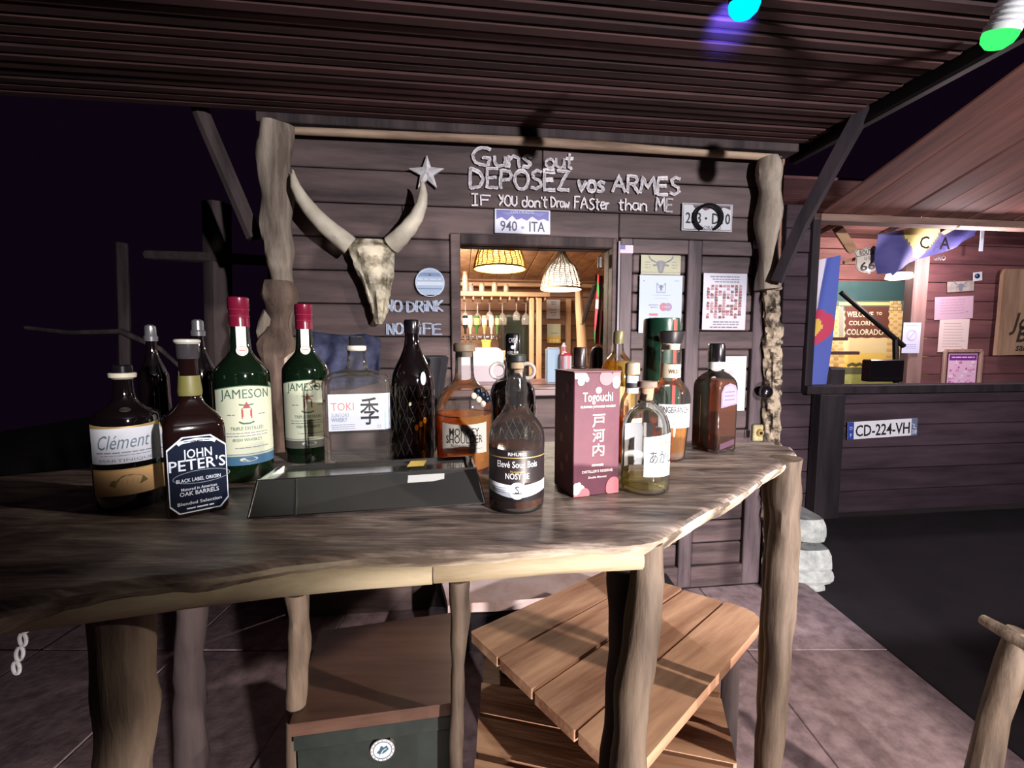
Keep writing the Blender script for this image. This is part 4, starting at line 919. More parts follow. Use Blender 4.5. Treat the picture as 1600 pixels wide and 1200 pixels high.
mb.build('tub_body', [M['white'], pbr('stripe_red', (.65, .25, .30), .5)], t); MB().ball((0, 0, z1), r_ * .95, 0, 8, (1, 1, .7)).build('round_lid', pbr('lid_red', (.60, .04, .08), .4), t)
t, L = wthing('small_flask', 'tiny white bottle with red label behind the striped tub', 'flask', 881, 545, .45); MB().lathe([(.012, -.05), (.013, .0), (.013, .018), (.007, .026), (.007, .034), (.0, .035)], 14).build('flask_body', M['white'], t); mb = MB(); mb.patch(cyl(.0138), -.014, .014, -.012, .012, 0, 0, 6); mb.build('label', pbr('flask_red', (.6, .12, .15), .5), t)
t, L = wthing('black_kettle', 'dark rounded kettle at the right end of the inner counter', 'kettle', 933, 565, .28); h = L(933, 541)[1]; z0_ = L(933, 600)[1]; MB().lathe([(.045, z0_), (.05, z0_ + .03), (.045, h * .5), (.03, h * .9), (.012, h), (.0, h + .004)], 20).build('kettle_body', M['blackgloss'], t); MB().tube([(.03, -.02, h * .7), (.06, -.03, h), (.075, -.03, h * .2), (.05, -.03, -.02)], .007, 8).build('handle', M['blackgloss'], t)
# ================================================================ NEXT CABIN
t, L = wthing('licence_plate', 'long white licence plate CD-224-VH with blue ends below the right window', 'plate', 1379, 670, RO - .02)
a = L(1325, 671); b = L(1433, 671); hh = L(1379, 657)[1] - L(1379, 684)[1]; mb = MB(); wv = b[0] - a[0]; mb.box((0, 0, 0), (wv, .004, hh), 0, .003); f = flat()
mb.shape(f, [(-wv / 2, -hh / 2), (-wv / 2 + wv * .085, -hh / 2), (-wv / 2 + wv * .085, hh / 2), (-wv / 2, hh / 2)], 1, .003); mb.shape(f, [(wv / 2, -hh / 2), (wv / 2 - wv * .085, -hh / 2), (wv / 2 - wv * .085, hh / 2), (wv / 2, hh / 2)], 3, .003)
mb.text('CD-224-VH', hh * .66, f, .0, -hh * .34, 2, .0034, bold=.02, width=wv * .78); mb.text('F', hh * .2, f, -wv * .455, -hh * .35, 0, .0034); mb.ringp(f, -wv * .457, hh * .15, .012, .012, .003, 0, .0034, 12)
mb.stroke(f, [(wv * .43, hh * .2), (wv * .46, hh * .1), (wv * .44, 0), (wv * .48, -.01)], .006, 0, .0036); mb.text('38', hh * .25, f, wv * .457, -hh * .4, 0, .0036)
mb.build('plate_body', [pbr('plate_clean_white', (.82, .84, .92), .45), pbr('plate_eu_blue', (.03, .06, .35), .5), M['black'], pbr('plate_grey_blue', (.14, .18, .30), .5)], t); t.rotation_euler = (0, -.035, YAW)
# room of the next cabin
rr_ = framed('wall_inner_right', 'inside walls of the next cabin', 0)
NO = 2.55
rin = wood('red_inner_board', (.085, .030, .036), (.19, .075, .080), 'X', 8, .8, .4)
sA = wl(1222, 500, RO)[0]; sB = sA + 4.6
for i in range(15): board(rr_, sA - .3, sB, i * .17 + .002, i * .17 + .166, NO + rnd.uniform(-.004, .004), NO + .03, rin, 'inner_plank')
MB().box((sA - .2, 1.75, 1.2), (.03, 1.7, 2.4)).box((sB, 1.75, 1.2), (.03, 1.7, 2.4)).build('side_walls', rin, rr_)
rc = framed('ceiling_4', 'board ceiling with pale rafters in the next cabin', 0)
for i in range(12): board(rc, sA - .3, sB, 2.50, 2.52, RO + .06 + i * .15, RO + .06 + i * .15 + .145, rin, 'ceiling_board')
for x0, y0, x1, y1 in ((1375, 366, 1412, 349), (1460, 371, 1498, 351), (1309, 357, 1331, 391), (1262, 372, 1312, 347)):
    if x0 == 1309: P = [at(x0, y0, 3.75), at(x1, y1, 3.85)]; mb = MB(); mb.tube(P, .045, 4)
    else: P = [at(x0, y0, 4.2), at(x1, y1, 3.45)]; mb = MB(); mb.tube(P, .022, 4)
    o = mb.build('rafter', M['tanx'])
    tag(o, {1375: 'pale rafter seen above the left half of the blue banner', 1460: 'pale rafter seen above the right half of the blue banner', 1309: 'short thick pale strut slanting down to the road shield', 1262: 'pale board at the top left corner of the right window'}[x0], 'rafter')
# interior post, back wall partition (front plane)
PO = 1.55
t, L = wthing('cabin_post', 'pale brown post between the mural and the red wall', 'post', 1426, 520, PO - .05); a = L(1415, 500)[0]; b = L(1437, 500)[0]; MB().box((0, 0, -.2), (b - a, .10, 2.3), 0, .012).build('post_body', wood('mauve_brown_post', (.17, .095, .085), (.34, .21, .19), 'Z', 7, .8, .5), t)
pr = framed('trim_3', 'dark red partition wall carrying the pinned notices', 0)
s0_ = wl(1437, 500, PO)[0]
for i in range(14): board(pr, s0_, sB, i * .17 + .002, i * .17 + .166, PO + rnd.uniform(-.003, .003), PO + .03, rin, 'plank')
# mural
t, L = wthing('road_sign_mural', 'large mural of a brown WELCOME TO COLORFUL COLORADO sign at sunset', 'mural', 1362, 530, 2.50)
def S(x, y): l = L(x, y); return (l[0], l[1])
mb = MB(); f = flat(); A0 = S(1280, 440); B0 = S(1450, 612); mb.box(((A0[0] + B0[0]) / 2, .008, (A0[1] + B0[1]) / 2), (B0[0] - A0[0], .012, A0[1] - B0[1]), 0, .002)
def q4(x0, y0, x1, y1, mi, o): mb.shape(f, [S(x0, y1), S(x1, y1), S(x1, y0), S(x0, y0)], mi, o)
bands = [(440, 470, 1), (470, 486, 2), (486, 530, 3), (530, 552, 3), (552, 566, 4), (566, 578, 5)]
for y0, y1, mi in bands: q4(1281, y0, 1449, y1, mi, -.001)
q4(1281, 584, 1449, 611, 6, -.001); q4(1281, 574, 1449, 585, 7, -.0008)
for k in range(9): mb.disc(f, *S(1326 + k * 2.9, 571 - 2.2 * math.sin(k * .8) ** 2), .022, .02, 7, -.0005, 8)
for (x0, x1, y0, y1) in ((1390, 1408, 470, 598), (1300, 1313, 478, 576)):
    for r_ in range(int((y1 - y0) / 5)):
        yy = y0 + r_ * 5; d = (yy - y0) * .07
        for c_ in range(3):
            w0 = (x1 - x0 + 2 * d) / 3; q4(x0 - d + c_ * w0 + .4, yy + .5, x0 - d + (c_ + 1) * w0 - .4 + (1 if r_ % 2 else 0), yy + 4.6, 8 if (r_ + c_) % 2 else 9, .0002)
q4(1311, 472, 1392, 477, 9, .0004)
zz = []
xl, xr, yt, yb = 1319, 1390, 479, 527
for k in range(9): zz.append(S(xl + (2.5 if k % 2 else 0), yt + (yb - yt) * k / 8))
for k in range(9): zz.append(S(xl + (xr - xl) * k / 8, yb + (0 if k % 2 else 1.2)))
for k in range(9): zz.append(S(xr - (2.5 if k % 2 else 0), yb - (yb - yt) * k / 8))
zz2 = [z_ for z_ in zz]
mb.shape(f, zz2, 10, .001)
q4(1311, 479, 1318, 526, 11, .0008)
cw = lambda tx, x0, x1, yb_, h: mb.text(tx, S(x0, yb_ - h)[1] - S(x0, yb_)[1], f, (S(x0, yb_)[0] + S(x1, yb_)[0]) / 2, S(x0, yb_)[1], 12, .0022, bold=.02, width=S(x1, yb_)[0] - S(x0, yb_)[0])
cw('WELCOME', 1323, 1364, 495, 8.5); cw('TO', 1369, 1378, 492, 4.5); cw('COLORFUL', 1326, 1372, 508, 7); cw('COLORADO', 1322, 1380, 523, 9)
mb.build('mural_panel', [M['ink'], pbr('mural_teal', (.03, .075, .09), .7), pbr('mural_teal_low', (.10, .14, .13), .7), pbr('mural_cream', (.78, .62, .36), .7), pbr('mural_yellow', (.85, .58, .14), .7), pbr('mural_gold', (.80, .48, .10), .7), pbr('mural_grass', (.28, .30, .09), .7, c2=(.42, .40, .14), sc=9), pbr('mural_bush', (.10, .10, .05), .7), pbr('mural_brick', (.62, .38, .16), .7), pbr('mural_brick_pale', (.80, .54, .26), .7), pbr('mural_brown', (.14, .045, .035), .7), pbr('mural_grey', (.34, .30, .28), .7), pbr('mural_letter', (.88, .76, .60), .6)], t)
lamp('added_mural_fill', 'AREA', tuple(WM @ Vector((wl(1370, 500, 1.9)[0], 1.7, 2.42))), 60, (1, .88, .72), .35, tuple(WM @ Vector((wl(1365, 530, 2.5)[0] + .1, 2.5, 1.5))))  # unseen area light added to brighten the mural
lamp('added_cabin_fill', 'POINT', tuple(WM @ Vector((wl(1500, 430, 1.1)[0], 1.12, 1.95))), 34, (1, .80, .84), .05)  # added point light for the posters and room, without a fixture
t, L = wthing('wall_lamp', 'small white glowing lamp under the blue banner', 'lamp', 1405, 431, 1.5); a = L(1395, 425); b = L(1419, 437)
MB().lathe([(.03, a[1]), (b[0], a[1] - .012), (b[0] * 1.1, b[1] + .01), (b[0] * .8, b[1])], 18).build('lamp_glass', emis('lamp_white', (1, .93, .9), 2.2), t); MB().lathe([(.01, a[1] + .09), (.02, a[1] + .03), (.03, a[1])], 12).build('socket', M['iron'], t)
# handrail and dark furniture
o = MB().tube([at(1314, 457, 3.9), at(1412, 541, 3.9)], [.02, .022], 8).tube([at(1399, 527, 3.9), at(1400, 598, 3.9)], .022, 8).build('stair_rail', M['iron']); tag(o, 'black handrail slanting down across the mural', 'rail')
p1 = at(1362, 561, 3.8); p2 = at(1414, 598, 3.8); o = MB().box(((p1.x + p2.x) / 2, 3.86, p1.z - .10), (p2.x - p1.x, .1, .19), 0, .01).build('dark_box', M['blackgloss']); tag(o, 'dark box at the lower right of the mural', 'box')
for (x0, x1, y0, y1, lab) in ((1290, 1322, 527, 532, 'upper dark plank end left of the mural'), (1290, 1340, 549, 554, 'lower dark plank end left of the mural')):
    p1 = at(x0, y0, 3.7); p2 = at(x1, y1, 3.7); o = MB().box(((p1.x + p2.x) / 2, 3.7, (p1.z + p2.z) / 2), (p2.x - p1.x, .05, p1.z - p2.z), 0, .004).build('stair_tread', wood('tread', (.05, .02, .02), (.12, .05, .05), 'X')); tag(o, lab, 'tread')
p1 = at(1296, 574, 3.75); p2 = at(1322, 600, 3.75); o = MB().box(((p1.x + p2.x) / 2, 3.85, p1.z - .12), (p2.x - p1.x, .2, .24), 0, .02).build('low_cabinet', M['darkwood']); tag(o, 'low dark cabinet at the foot of the tricolour flag', 'cabinet')
# colorado flag
t, L = wthing('hanging_flag', 'blue white flag with red C and yellow disc at the left window edge', 'flag', 1295, 500, 1.15)
nx, nz = 30, 60; mb = MB()
def fp(u, v):
    xt = 1236 + (1316 - 1236) * u; yt_ = 412 - 14 * u + (4 - 4 * u); xb_ = 1222 + (1287 - 1222) * u; yb_ = 606
    x = xt + (xb_ - xt) * v; y = yt_ + (yb_ - yt_) * v; l = L(x, y); return (l[0], .035 * math.sin(u * 9 + v * 2.2) * (1 - .4 * v), l[1])
mb.v = [fp(i / nx, j / nz) for j in range(nz + 1) for i in range(nx + 1)]
for j in range(nz):
    for i in range(nx):
        u = (i + .5) / nx; v = (j + .5) / nz; mi = 1 if .32 < u < .66 else 0
        dx = (u - .66) * 1.0; dy = (v - .53) * 2.45; r_ = math.hypot(dx, dy)
        if r_ < .34 and not (dx < -.1 and abs(dy) < .12): mi = 2
        if r_ < .165: mi = 3
        mb.f.append((j * (nx + 1) + i, j * (nx + 1) + i + 1, (j + 1) * (nx + 1) + i + 1, (j + 1) * (nx + 1) + i)); mb.m.append(mi); mb.sm.append(True)
mb.build('flag_cloth', [pbr('flag_blue', (.10, .15, .55), .8), pbr('flag_white_b', (.72, .72, .85), .8), pbr('flag_red_b', (.60, .06, .14), .8), pbr('flag_yellow', (.85, .60, .12), .8)], t)
# route shield
t, L = wthing('route_shield', 'white ROUTE US 66 shield sign hanging in the next cabin', 'sign', 1354, 406, 1.35)
half = [(0, 386), (5, 389), (10, 388), (13, 386), (18, 391), (16, 398), (18, 406), (18.5, 414), (15, 421), (8, 425), (3, 426), (0, 429)]
pl = [S_ for S_ in [(L(1354 + x, y)) for x, y in half]] + [(L(1354 - x, y)) for x, y in half[::-1][1:-1]]
mb = MB(); mb.prism([(p[0], p[1]) for p in pl], 0, .006, 0, Matrix.Rotation(PI / 2, 4, 'X')); f = flat()
hgt = lambda a_, b_: L(1354, a_)[1] - L(1354, b_)[1]
mb.stroke(f, [(p[0] * .93, p[1] * .93) for p in pl + [pl[0]]], .004, 1, .0068); mb.stroke(f, [L(1338, 398.5), L(1370, 398.5)], .004, 1, .007)
mb.text('ROUTE', hgt(390, 397), f, 0, L(1354, 397.4)[1], 1, .007, bold=.03, width=L(1365, 400)[0] - L(1343, 400)[0]); mb.text('U S', hgt(401, 406), f, 0, L(1354, 406)[1], 1, .007, bold=.02); mb.text('66', hgt(408, 421), f, 0, L(1354, 422)[1], 1, .007, bold=.03, width=L(1366, 400)[0] - L(1342, 400)[0])
mb.build('shield_plate', [pbr('sign_white', (.80, .76, .68), .5), M['black']], t); t.rotation_euler = (0, -.15, YAW)
o = MB().tube([at(1318, 410, 3.93), at(1345, 402, 3.93)], .016, 6).build('sign_bracket', M['tanx']); tag(o, 'short pale bracket holding the road shield', 'bracket')
# blue banner
t, L = wthing('blue_banner', 'blue cloth banner with a yellow lettered shield draped over the room', 'banner', 1450, 390, 1.25)
nx, nz = 60, 26; mb = MB()
def bp2(u, v):
    x = 1372 + (1531 - 1372) * u; yt_ = 366 - 12 * u - 6 * math.sin(PI * u); yb_ = 428 - 2 * u if u < .1 else 432 - 66 * ((u - .1) / .9) ** .75 + 12 * math.sin(PI * u) * (u > .1) * (u - .1)
    l = L(x, yt_ + (yb_ - yt_) * v); return (l[0], .05 * math.sin(u * 12 + v * 3) * (.3 + v * .6), l[1])
mb.v = [bp2(i / nx, j / nz) for j in range(nz + 1) for i in range(nx + 1)]
for j in range(nz):
    for i in range(nx):
        u = (i + .5) / nx; v = (j + .5) / nz; y = v; hwid = .215 * (1 - y ** 2.2 * .98); du = abs(u - .44); mi = 0
        if du < hwid: mi = 1
        if du < hwid - .022: mi = 2
        mb.f.append((j * (nx + 1) + i, j * (nx + 1) + i + 1, (j + 1) * (nx + 1) + i + 1, (j + 1) * (nx + 1) + i)); mb.m.append(mi); mb.sm.append(True)
mb.build('banner_cloth', [pbr('banner_blue', (.045, .045, .20), .8, c2=(.09, .09, .30), sc=5), pbr('banner_edge', (.10, .10, .12), .8), pbr('banner_yellow', (.50, .44, .16), .8)], t)
mb = MB(); l0 = L(1433, 386); f2 = lambda u, v, o: (l0[0] + u, -.085 - o, l0[1] + v)
mb.text('C', .10, f2, -.03, -.03, 0, .0, bold=.02); mb.text('A', .10, f2, .16, -.03, 0, .0, bold=.02); mb.text('GRO', .04, f2, .12, -.12, 0, .0, bold=.02); mb.build('lettering', M['iron'], t)
# notices on the partition
t, L = wthing('striped_strip', 'pale hanging strip at the right end of the blue banner', 'strip', 1534, 375, 1.3); MB().box((0, 0, 0), (.035, .004, .19), 0).build('strip', pbr('pale_strip', (.45, .52, .62), .6), t)
def lines(n, v0, v1, h=.012):
    def d(mb, f, W_, H_):
        for k in range(n): mb.rule(f, .14, random.uniform(.7, .88), v0 + (v1 - v0) * k / (n - 1), h, 1, .0003)
        mb.disc(f, .84, .3 if n == 6 else .08, .04, .03, 1, .0004, 8)
    return d
pink = pbr('pink_paper', (.60, .40, .52), .7); ft = pbr('mauve_ink', (.36, .24, .32), .7)
t = paper('pinned_notice', 'wide pink notice, topmost paper on the red partition', 'notice', 1462, 463, 1519, 499, pink, [ft], lines(6, .25, .85, .02), PO - .012); t.rotation_euler = (0, -.05, YAW)
paper('pinned_notice', 'cream pink letter pinned below the wide pink notice', 'notice', 1469, 498, 1511, 550, pbr('cream_pink_paper', (.78, .64, .62), .7), [ft], lines(9, .15, .85), PO - .010)
def d5(mb, f, W_, H_):
    mb.shape(f, [(.02, .80), (.98, .80), (.98, .98), (.02, .98)], 1, .0003); mb.rule(f, .1, .9, .88, .03, 3, .0006); r3 = random.Random(4)
    for k in range(46): u = r3.uniform(.05, .95); v = r3.uniform(.02, .78); mb.disc(f, u, v, r3.uniform(.02, .09), r3.uniform(.015, .05), (2, 3, 4)[k % 3], .0004 + k * 1e-5, 7)
t = paper('framed_poster', 'bright pink poster with a purple header in a pale wooden frame', 'poster', 1483, 553, 1523, 604, pbr('poster_pink', (.86, .55, .78), .6), [pbr('poster_purple', (.20, .03, .28), .6), pbr('poster_magenta', (.62, .14, .45), .6), pbr('poster_pale', (.92, .78, .90), .6), pbr('poster_mid', (.72, .36, .62), .6)], d5, PO - .02)
mb = MB(); a = wl(1477, 548, PO - .02); b = wl(1528, 612, PO - .02); c = wl(1503, 578.5, PO - .02)
for x in (a[0], b[0]): mb.box((x - c[0], .0, (a[1] + b[1]) / 2 - c[1]), (.03, .024, a[1] - b[1]), 0, .004)
mb.box(((a[0] + b[0]) / 2 - c[0], 0, a[1] - c[1]), (b[0] - a[0], .024, .03), 0, .004); mb.build('frame', wood('poster_frame', (.28, .16, .13), (.50, .32, .27), 'Z'), t)
def d6(mb, f, W_, H_): bull(mb, f, .5, .5, .30, 1, W_ / H_ * .8)
t = paper('bull_plaque', 'worn grey plaque with a bull head above the pink notice', 'plaque', 1481, 439, 1521, 456, pbr('worn_plaque', (.28, .25, .23), .8, c2=(.42, .38, .35), sc=16), [M['ink']], d6, PO - .02); t.rotation_euler = (0, -.07, YAW)
def d7(mb, f, W_, H_): mb.disc(f, .45, .55, .30, .30, 1, .0003, 12); mb.disc(f, .38, .62, .10, .14, 2, .0006, 8)
t = paper('small_card', 'tiny white card with a blue and black drawing right of the grey plaque', 'card', 1521, 425, 1534, 439, M['white'], [M['black'], pbr('card_blue', (.05, .25, .75), .5)], d7, PO - .022); t.rotation_euler = (0, -.12, YAW)
def d8(mb, f, W_, H_):
    mb.ringp(f, .5, .58, .28, .18, .03, 1, .0003); mb.stroke(f, [(.3, .44), (.7, .72)], .03, 1, .0004); mb.rule(f, .15, .85, .90, .02, 1, .0003)
    for v in (.28, .22, .16): mb.rule(f, .2, .8, v, .012, 1, .0003)
paper('post_notice', 'bluish white notice pinned to the pale brown post', 'notice', 1412, 504, 1436, 552, pbr('cool_paper', (.66, .68, .90), .6), [pbr('blue_ink', (.40, .40, .62), .7)], d8, PO - .115)
# hanging wooden board with script
t, L = wthing('script_board', 'tall tan board with burnt script hanging at the right edge', 'board', 1600, 488, PO - .06)
a = L(1563, 421); b = L(1650, 555); pl = [(a[0] + .02, a[1]), (a[0], a[1] - .05), (a[0] + .004, 0), (a[0], b[1]), (b[0], b[1] + .01), (b[0], a[1] + .01)]
mb = MB(); mb.prism(pl[::-1], 0, .03, 0, Matrix.Rotation(PI / 2, 4, 'X')); f = lambda u, v, o: (u, -.031 - o, v)
mb.text('Joh', .16, f, L(1571, 515)[0], L(1571, 515)[1], 1, .0, bold=.02, shear=.25, align='L'); mb.text('Bar', .15, f, L(1581, 534)[0], L(1581, 534)[1], 1, .0, bold=.03, shear=.2, align='L'); mb.text('saloon', .07, f, L(1580, 548)[0], L(1580, 548)[1], 1, .0, bold=.03, shear=.2, align='L')
mb.build('board_body', [wood('tan_board', (.20, .12, .075), (.46, .30, .20), 'Z', 6, .8, .5), pbr('burnt_script', (.035, .02, .015), .8)], t)
# ---- coloured bulbs near the camera
def bulb(name, label, px, py, Y, tint, stren, tilt, grp):
    t = thing(name, label, 'bulb', at(px, py, Y), 0, grp); t.rotation_euler = tilt
    mb = MB(); mb.lathe([(.0, -.030), (.018, -.026), (.031, -.014), (.035, 0), (.033, .010)], 24, 0, cap1=False); mb.build('bulb_glass', emis(name + '_glow', tint, stren), t)
    mb = MB(); prof = [(.036, .006), (.037, .018)]
    for k in range(5): prof += [(.030, .022 + k * .012), (.034, .026 + k * .012), (.034, .030 + k * .012), (.029, .033 + k * .012)]
    prof += [(.020, .09), (.0, .092)]; mb.lathe(prof, 24, 0, cap1=False); mb.build('lamp_holder', pbr('holder_plastic', (.62, .62, .66), .4) if 'green' in label else M['darkwood'], t)
    return t
bulb('string_bulb', 'green glowing bulb in a white ribbed holder, top right', 1562, 56, 1.15, (.05, 1.0, .16), 1.3, (.35, .12, 0), 'coloured light bulbs')
bulb('string_bulb', 'cyan blue glowing bulb at the top edge, under the ceiling', 1163, 8, 1.12, (.0, .55, 1.0), 1.8, (.3, 0, 0), 'coloured light bulbs')
P = [Vector((.45, 1.10, 2.25)), Vector((.585, 1.135, 2.25)), Vector((.9, 1.13, 2.225)), Vector((1.252, 1.185, 2.19)), Vector((1.5, 1.2, 2.22))]
o = MB().tube(P, .006, 6).build('light_cable', M['iron']); tag(o, 'dark cable carrying the coloured bulbs', 'cable')
pb_ = at(1158, 30, 1.25); lamp('blue_bulb_light', 'SPOT', (pb_.x, pb_.y + .03, pb_.z), 60.0, (.10, .10, 1.0), .02, tuple(at(1140, 100, 1.78) + Vector((0, .1, .25))), 34, .9)
lamp('green_bulb_light', 'POINT', tuple(at(1562, 90, 1.12)), .15, (.1, 1, .2), .03)
# ---- right foreground
t = thing('log_railing', 'rough log stool leg with a cross rail at the lower right corner', 'railing', (0, 0, 0))
MB().tube([at(1592, 985, 1.0), at(1578, 1040, 1.0), at(1552, 1120, 1.0), at(1530, 1230, 1.0), at(1528, 1400, 1.0) * 1, Vector((at(1528, 1400, 1.0).x - .02, 1.0, 0))], [.022, .028, .030, .032, .033, .034], 12, 0, True, .3, 12).build('leg', M['leg'], t)
MB().tube([at(1535, 968, 1.06), at(1580, 994, 1.0), at(1680, 1050, .92)], [.012, .016, .016], 10, 0, True, .2).build('cross_rail', M['leg'], t)
# white chain, lower left
t = thing('white_chain', 'white plastic chain hanging at the lower left edge', 'chain', at(40, 955, .9))
o0 = t.location
for i in range(5):
    p = at(46 - i * 5, 955 + i * 22, .9) - o0; a = .5 * (i % 2) * PI
    ring = [(p.x + .007 * math.cos(q) * math.cos(a), p.y + .007 * math.cos(q) * math.sin(a), p.z + .014 * math.sin(q)) for q in [2 * PI * k / 14 for k in range(15)]]
    MB().tube(ring, .0035, 6, 0, False).build('chain_link', M['white'], t)
# ================================================================ BOTTLES ON THE BAR
def bot(name, label, px, py, extra=0.0, cat='bottle', grp='bottles lined up on the bar'):
    p = onz(px, py, BZ); th = math.atan2(p.x, p.y); t = thing(name, label, cat, (p.x, p.y, BZ + .0015), -th + extra, grp)
    m = p.y / F; r = lambda hw: hw * m * math.cos(th); z = lambda y: (py - y) * m / 1.0
    return t, r, z
def smoothprof(p, n=4):
    out = []
    for i in range(len(p) - 1):
        p0 = p[max(i - 1, 0)]; p1 = p[i]; p2 = p[i + 1]; p3 = p[min(i + 2, len(p) - 1)]
        for k in range(n):
            t = k / n
            out.append(tuple(.5 * ((2 * b) + (-a + c) * t + (2 * a - 5 * b + 4 * c - d) * t * t + (-a + 3 * b - 3 * c + d) * t ** 3) for a, b, c, d in zip(p0, p1, p2, p3)))
    out.append(p[-1]); return [(max(a, .0005), b) for a, b in out]
def rr_ring(a, b, rad, z, n=9):
    pts = []
    rad = min(rad, a, b)
    for cx_, cy_, s0 in ((a - rad, b - rad, 0), (-a + rad, b - rad, 90), (-a + rad, -b + rad, 180), (a - rad, -b + rad, 270)):
        for k in range(n): q = math.radians(s0 + 90 * k / (n - 1)); pts.append((cx_ + rad * math.cos(q), cy_ + rad * math.sin(q), z))
    return pts
def rprof(prof, seg=36): return [[(r_ * math.cos(2 * PI * j / seg), r_ * math.sin(2 * PI * j / seg), z_) for j in range(seg)] for r_, z_ in prof]
def clip(prof, zt, k=.93, zb=.006):
    out = []
    for i, (r_, z_) in enumerate(prof):
        if z_ > zt: 
            if i: r0, z0 = prof[i - 1]; f_ = (zt - z0) / (z_ - z0 + 1e-9); out.append(((r0 + (r_ - r0) * f_) * k, zt))
            break
        if z_ >= zb: out.append((r_ * k, z_))
    return [(out[0][0] * .9, zb)] + out
def shell(t, prof, mat, name='glass_body', top=False): return MB().lathe(prof, 40, 0, cap1=top).build(name, mat, t, angle=50)
def fill(t, prof, zt, mat, k=.93): return MB().lathe(clip(prof, zt, k), 36, 0).build('liquid', mat, t, angle=50)
W_, K_ = M['white'], M['black']
amber = liquid('amber_whisky', (.95, .52, .14), (.74, .33, .07), .34)
brownl = liquid('brown_rum', (.50, .22, .10), (.16, .05, .02), .45)
straw = liquid('pale_straw', (.86, .80, .52), (.50, .46, .20), .15)
goldl = liquid('golden_liquor', (.92, .68, .16), (.65, .42, .05), .35)
# 1 dark rum with script label ------------------------------------------
t, r, z = bot('rum_bottle', 'squat dark bottle with white script label and orange band, leftmost', 206, 786, -.05)
pf = smoothprof([(r(50), 0), (r(57), z(780)), (r(58.5), z(720)), (r(58), z(655)), (r(52), z(640)), (r(32), z(630)), (r(20), z(618)), (r(17), z(600)), (r(17), z(586))], 3)
shell(t, pf, M['darkglass']); R0 = r(58.8)
MB().lathe([(r(17), z(588)), (r(23), z(585)), (r(23.5), z(579)), (r(21), z(578))], 24).build('cork_ring', pbr('cream_ring', (.55, .50, .38), .5), t)
MB().lathe([(r(18), z(579)), (r(18), z(568)), (r(16), z(566))], 24).build('stopper_cap', M['blackgloss'], t)
f = cyl(R0); Lm = MB(); U = R0 * 1.12
Lm.patch(f, -U, U, z(713), z(658), 0, .0004, 24, vt=lambda u: z(659) + .004 * (u / U) ** 2); Lm.patch(f, -U, U, z(659.5), z(657.5), 2, .0006, 24, vt=lambda u: z(657) + .004 * (u / U) ** 2)
Lm.text('Clément', .021, f, -.002, z(690), 1, .0009, shear=.38, width=.062, rise=.04); Lm.rule(f, -.036, .034, z(697), .0016, 3, .0009); Lm.rule(f, -.03, .03, z(701), .001, 3, .0009); Lm.text('MARTINIQUE', .0042, f, 0, z(710), 3, .0009, width=.064)
Lm.build('script_label', [W_, pbr('slate_script', (.10, .16, .20), .5), M['gold'], M['ink']], t)
Lm = MB(); Lm.patch(f, -U, U, z(762), z(722), 0, .0004, 24); Lm.patch(f, -U, U, z(723.5), z(721.5), 2, .0006, 24)
hat = [(-.022, -.004), (-.019, .003), (-.012, .004), (-.006, .010), (.004, .011), (.012, .009), (.018, .006), (.023, -.001), (.014, -.005), (0, -.006), (-.016, -.006)]
Lm.shape(f, [(a_, z(742) + b_) for a_, b_ in hat], 1, .0009)
for k in range(5): Lm.stroke(f, [(-.014 + k * .006, z(745)), (-.012 + k * .006, z(738))], .0009, 2, .0012)
Lm.build('orange_band', [pbr('apricot_label', (.80, .48, .20), .6), pbr('olive_print', (.18, .13, .03), .6), pbr('gold_line', (.55, .38, .12), .5)], t)
# 2 square black label -----------------------------------------------------
t, r, z = bot('whisky_bottle', 'square dark bottle with black JOHN PETER\'S label, front left', 308, 794, .12)
a_ = r(50); b_ = a_ * .92
mb = MB(); rings = []
for s_, yy in ((.92, 797), (1, 790), (1, 700), (1, 668), (.97, 655), (.84, 643), (.60, 634), (.44, 626)): rings.append(rr_ring(a_ * s_, b_ * s_, a_ * (.32 if s_ > .9 else .55) * s_, z(yy)))
for hw, yy in ((18, 615), (16.5, 590), (16, 560), (17, 535)): rings.append(rr_ring(r(hw), r(hw), r(hw), z(yy)))
mb.loft(rings, 0); mb.build('glass_body', pbr('dark_cola_glass', (.010, .004, .0035), .06, coat=1), t, angle=50)
MB().lathe([(r(17.5), z(556)), (r(19), z(552)), (r(19), z(533)), (r(17), z(531))], 24).build('cap', pbr('smoky_cap', (.06, .055, .06), .15, .3), t)
MB().lathe([(r(19), z(533)), (r(22), z(530)), (r(22), z(527)), (r(19), z(525.5))], 24).build('cap_rim', pbr('pale_cap_rim', (.55, .54, .46), .3), t)
MB().lathe([(r(19.5), z(613)), (r(20.5), z(607)), (r(18.2), z(588)), (r(17.8), z(582))], 24).build('neck_seal', pbr('olive_seal', (.16, .15, .04), .5), t)
f = flat(-b_); Lm = MB(); zb, zt_ = z(789), z(672); zm = (zb + zt_) / 2; aw = a_ * .93
def octo(k, dz): return [(-aw * k, zb + dz + .012), (-aw * k + .010, zb + dz), (aw * k - .010, zb + dz), (aw * k, zb + dz + .012), (aw * k, zt_ - dz - .016), (aw * k - .018, zt_ - dz), (-aw * k + .018, zt_ - dz), (-aw * k, zt_ - dz - .016)]
Lm.shape(f, octo(1, 0), 1, .0005); Lm.shape(f, octo(.965, .0018), 0, .0008)
Lm.stroke(f, [(-.022, z(683)), (-.018, z(680)), (0, z(677.5)), (.018, z(680)), (.022, z(683))], .0045, 1, .0011); Lm.rule(f, -.015, .015, z(680), .0012, 0, .0014)
Lm.text('JOHN', .013, f, 0, z(705), 1, .0012, bold=.012, width=.034); Lm.text("PETER'S", .0155, f, 0, z(723), 1, .0012, bold=.012, width=.066)
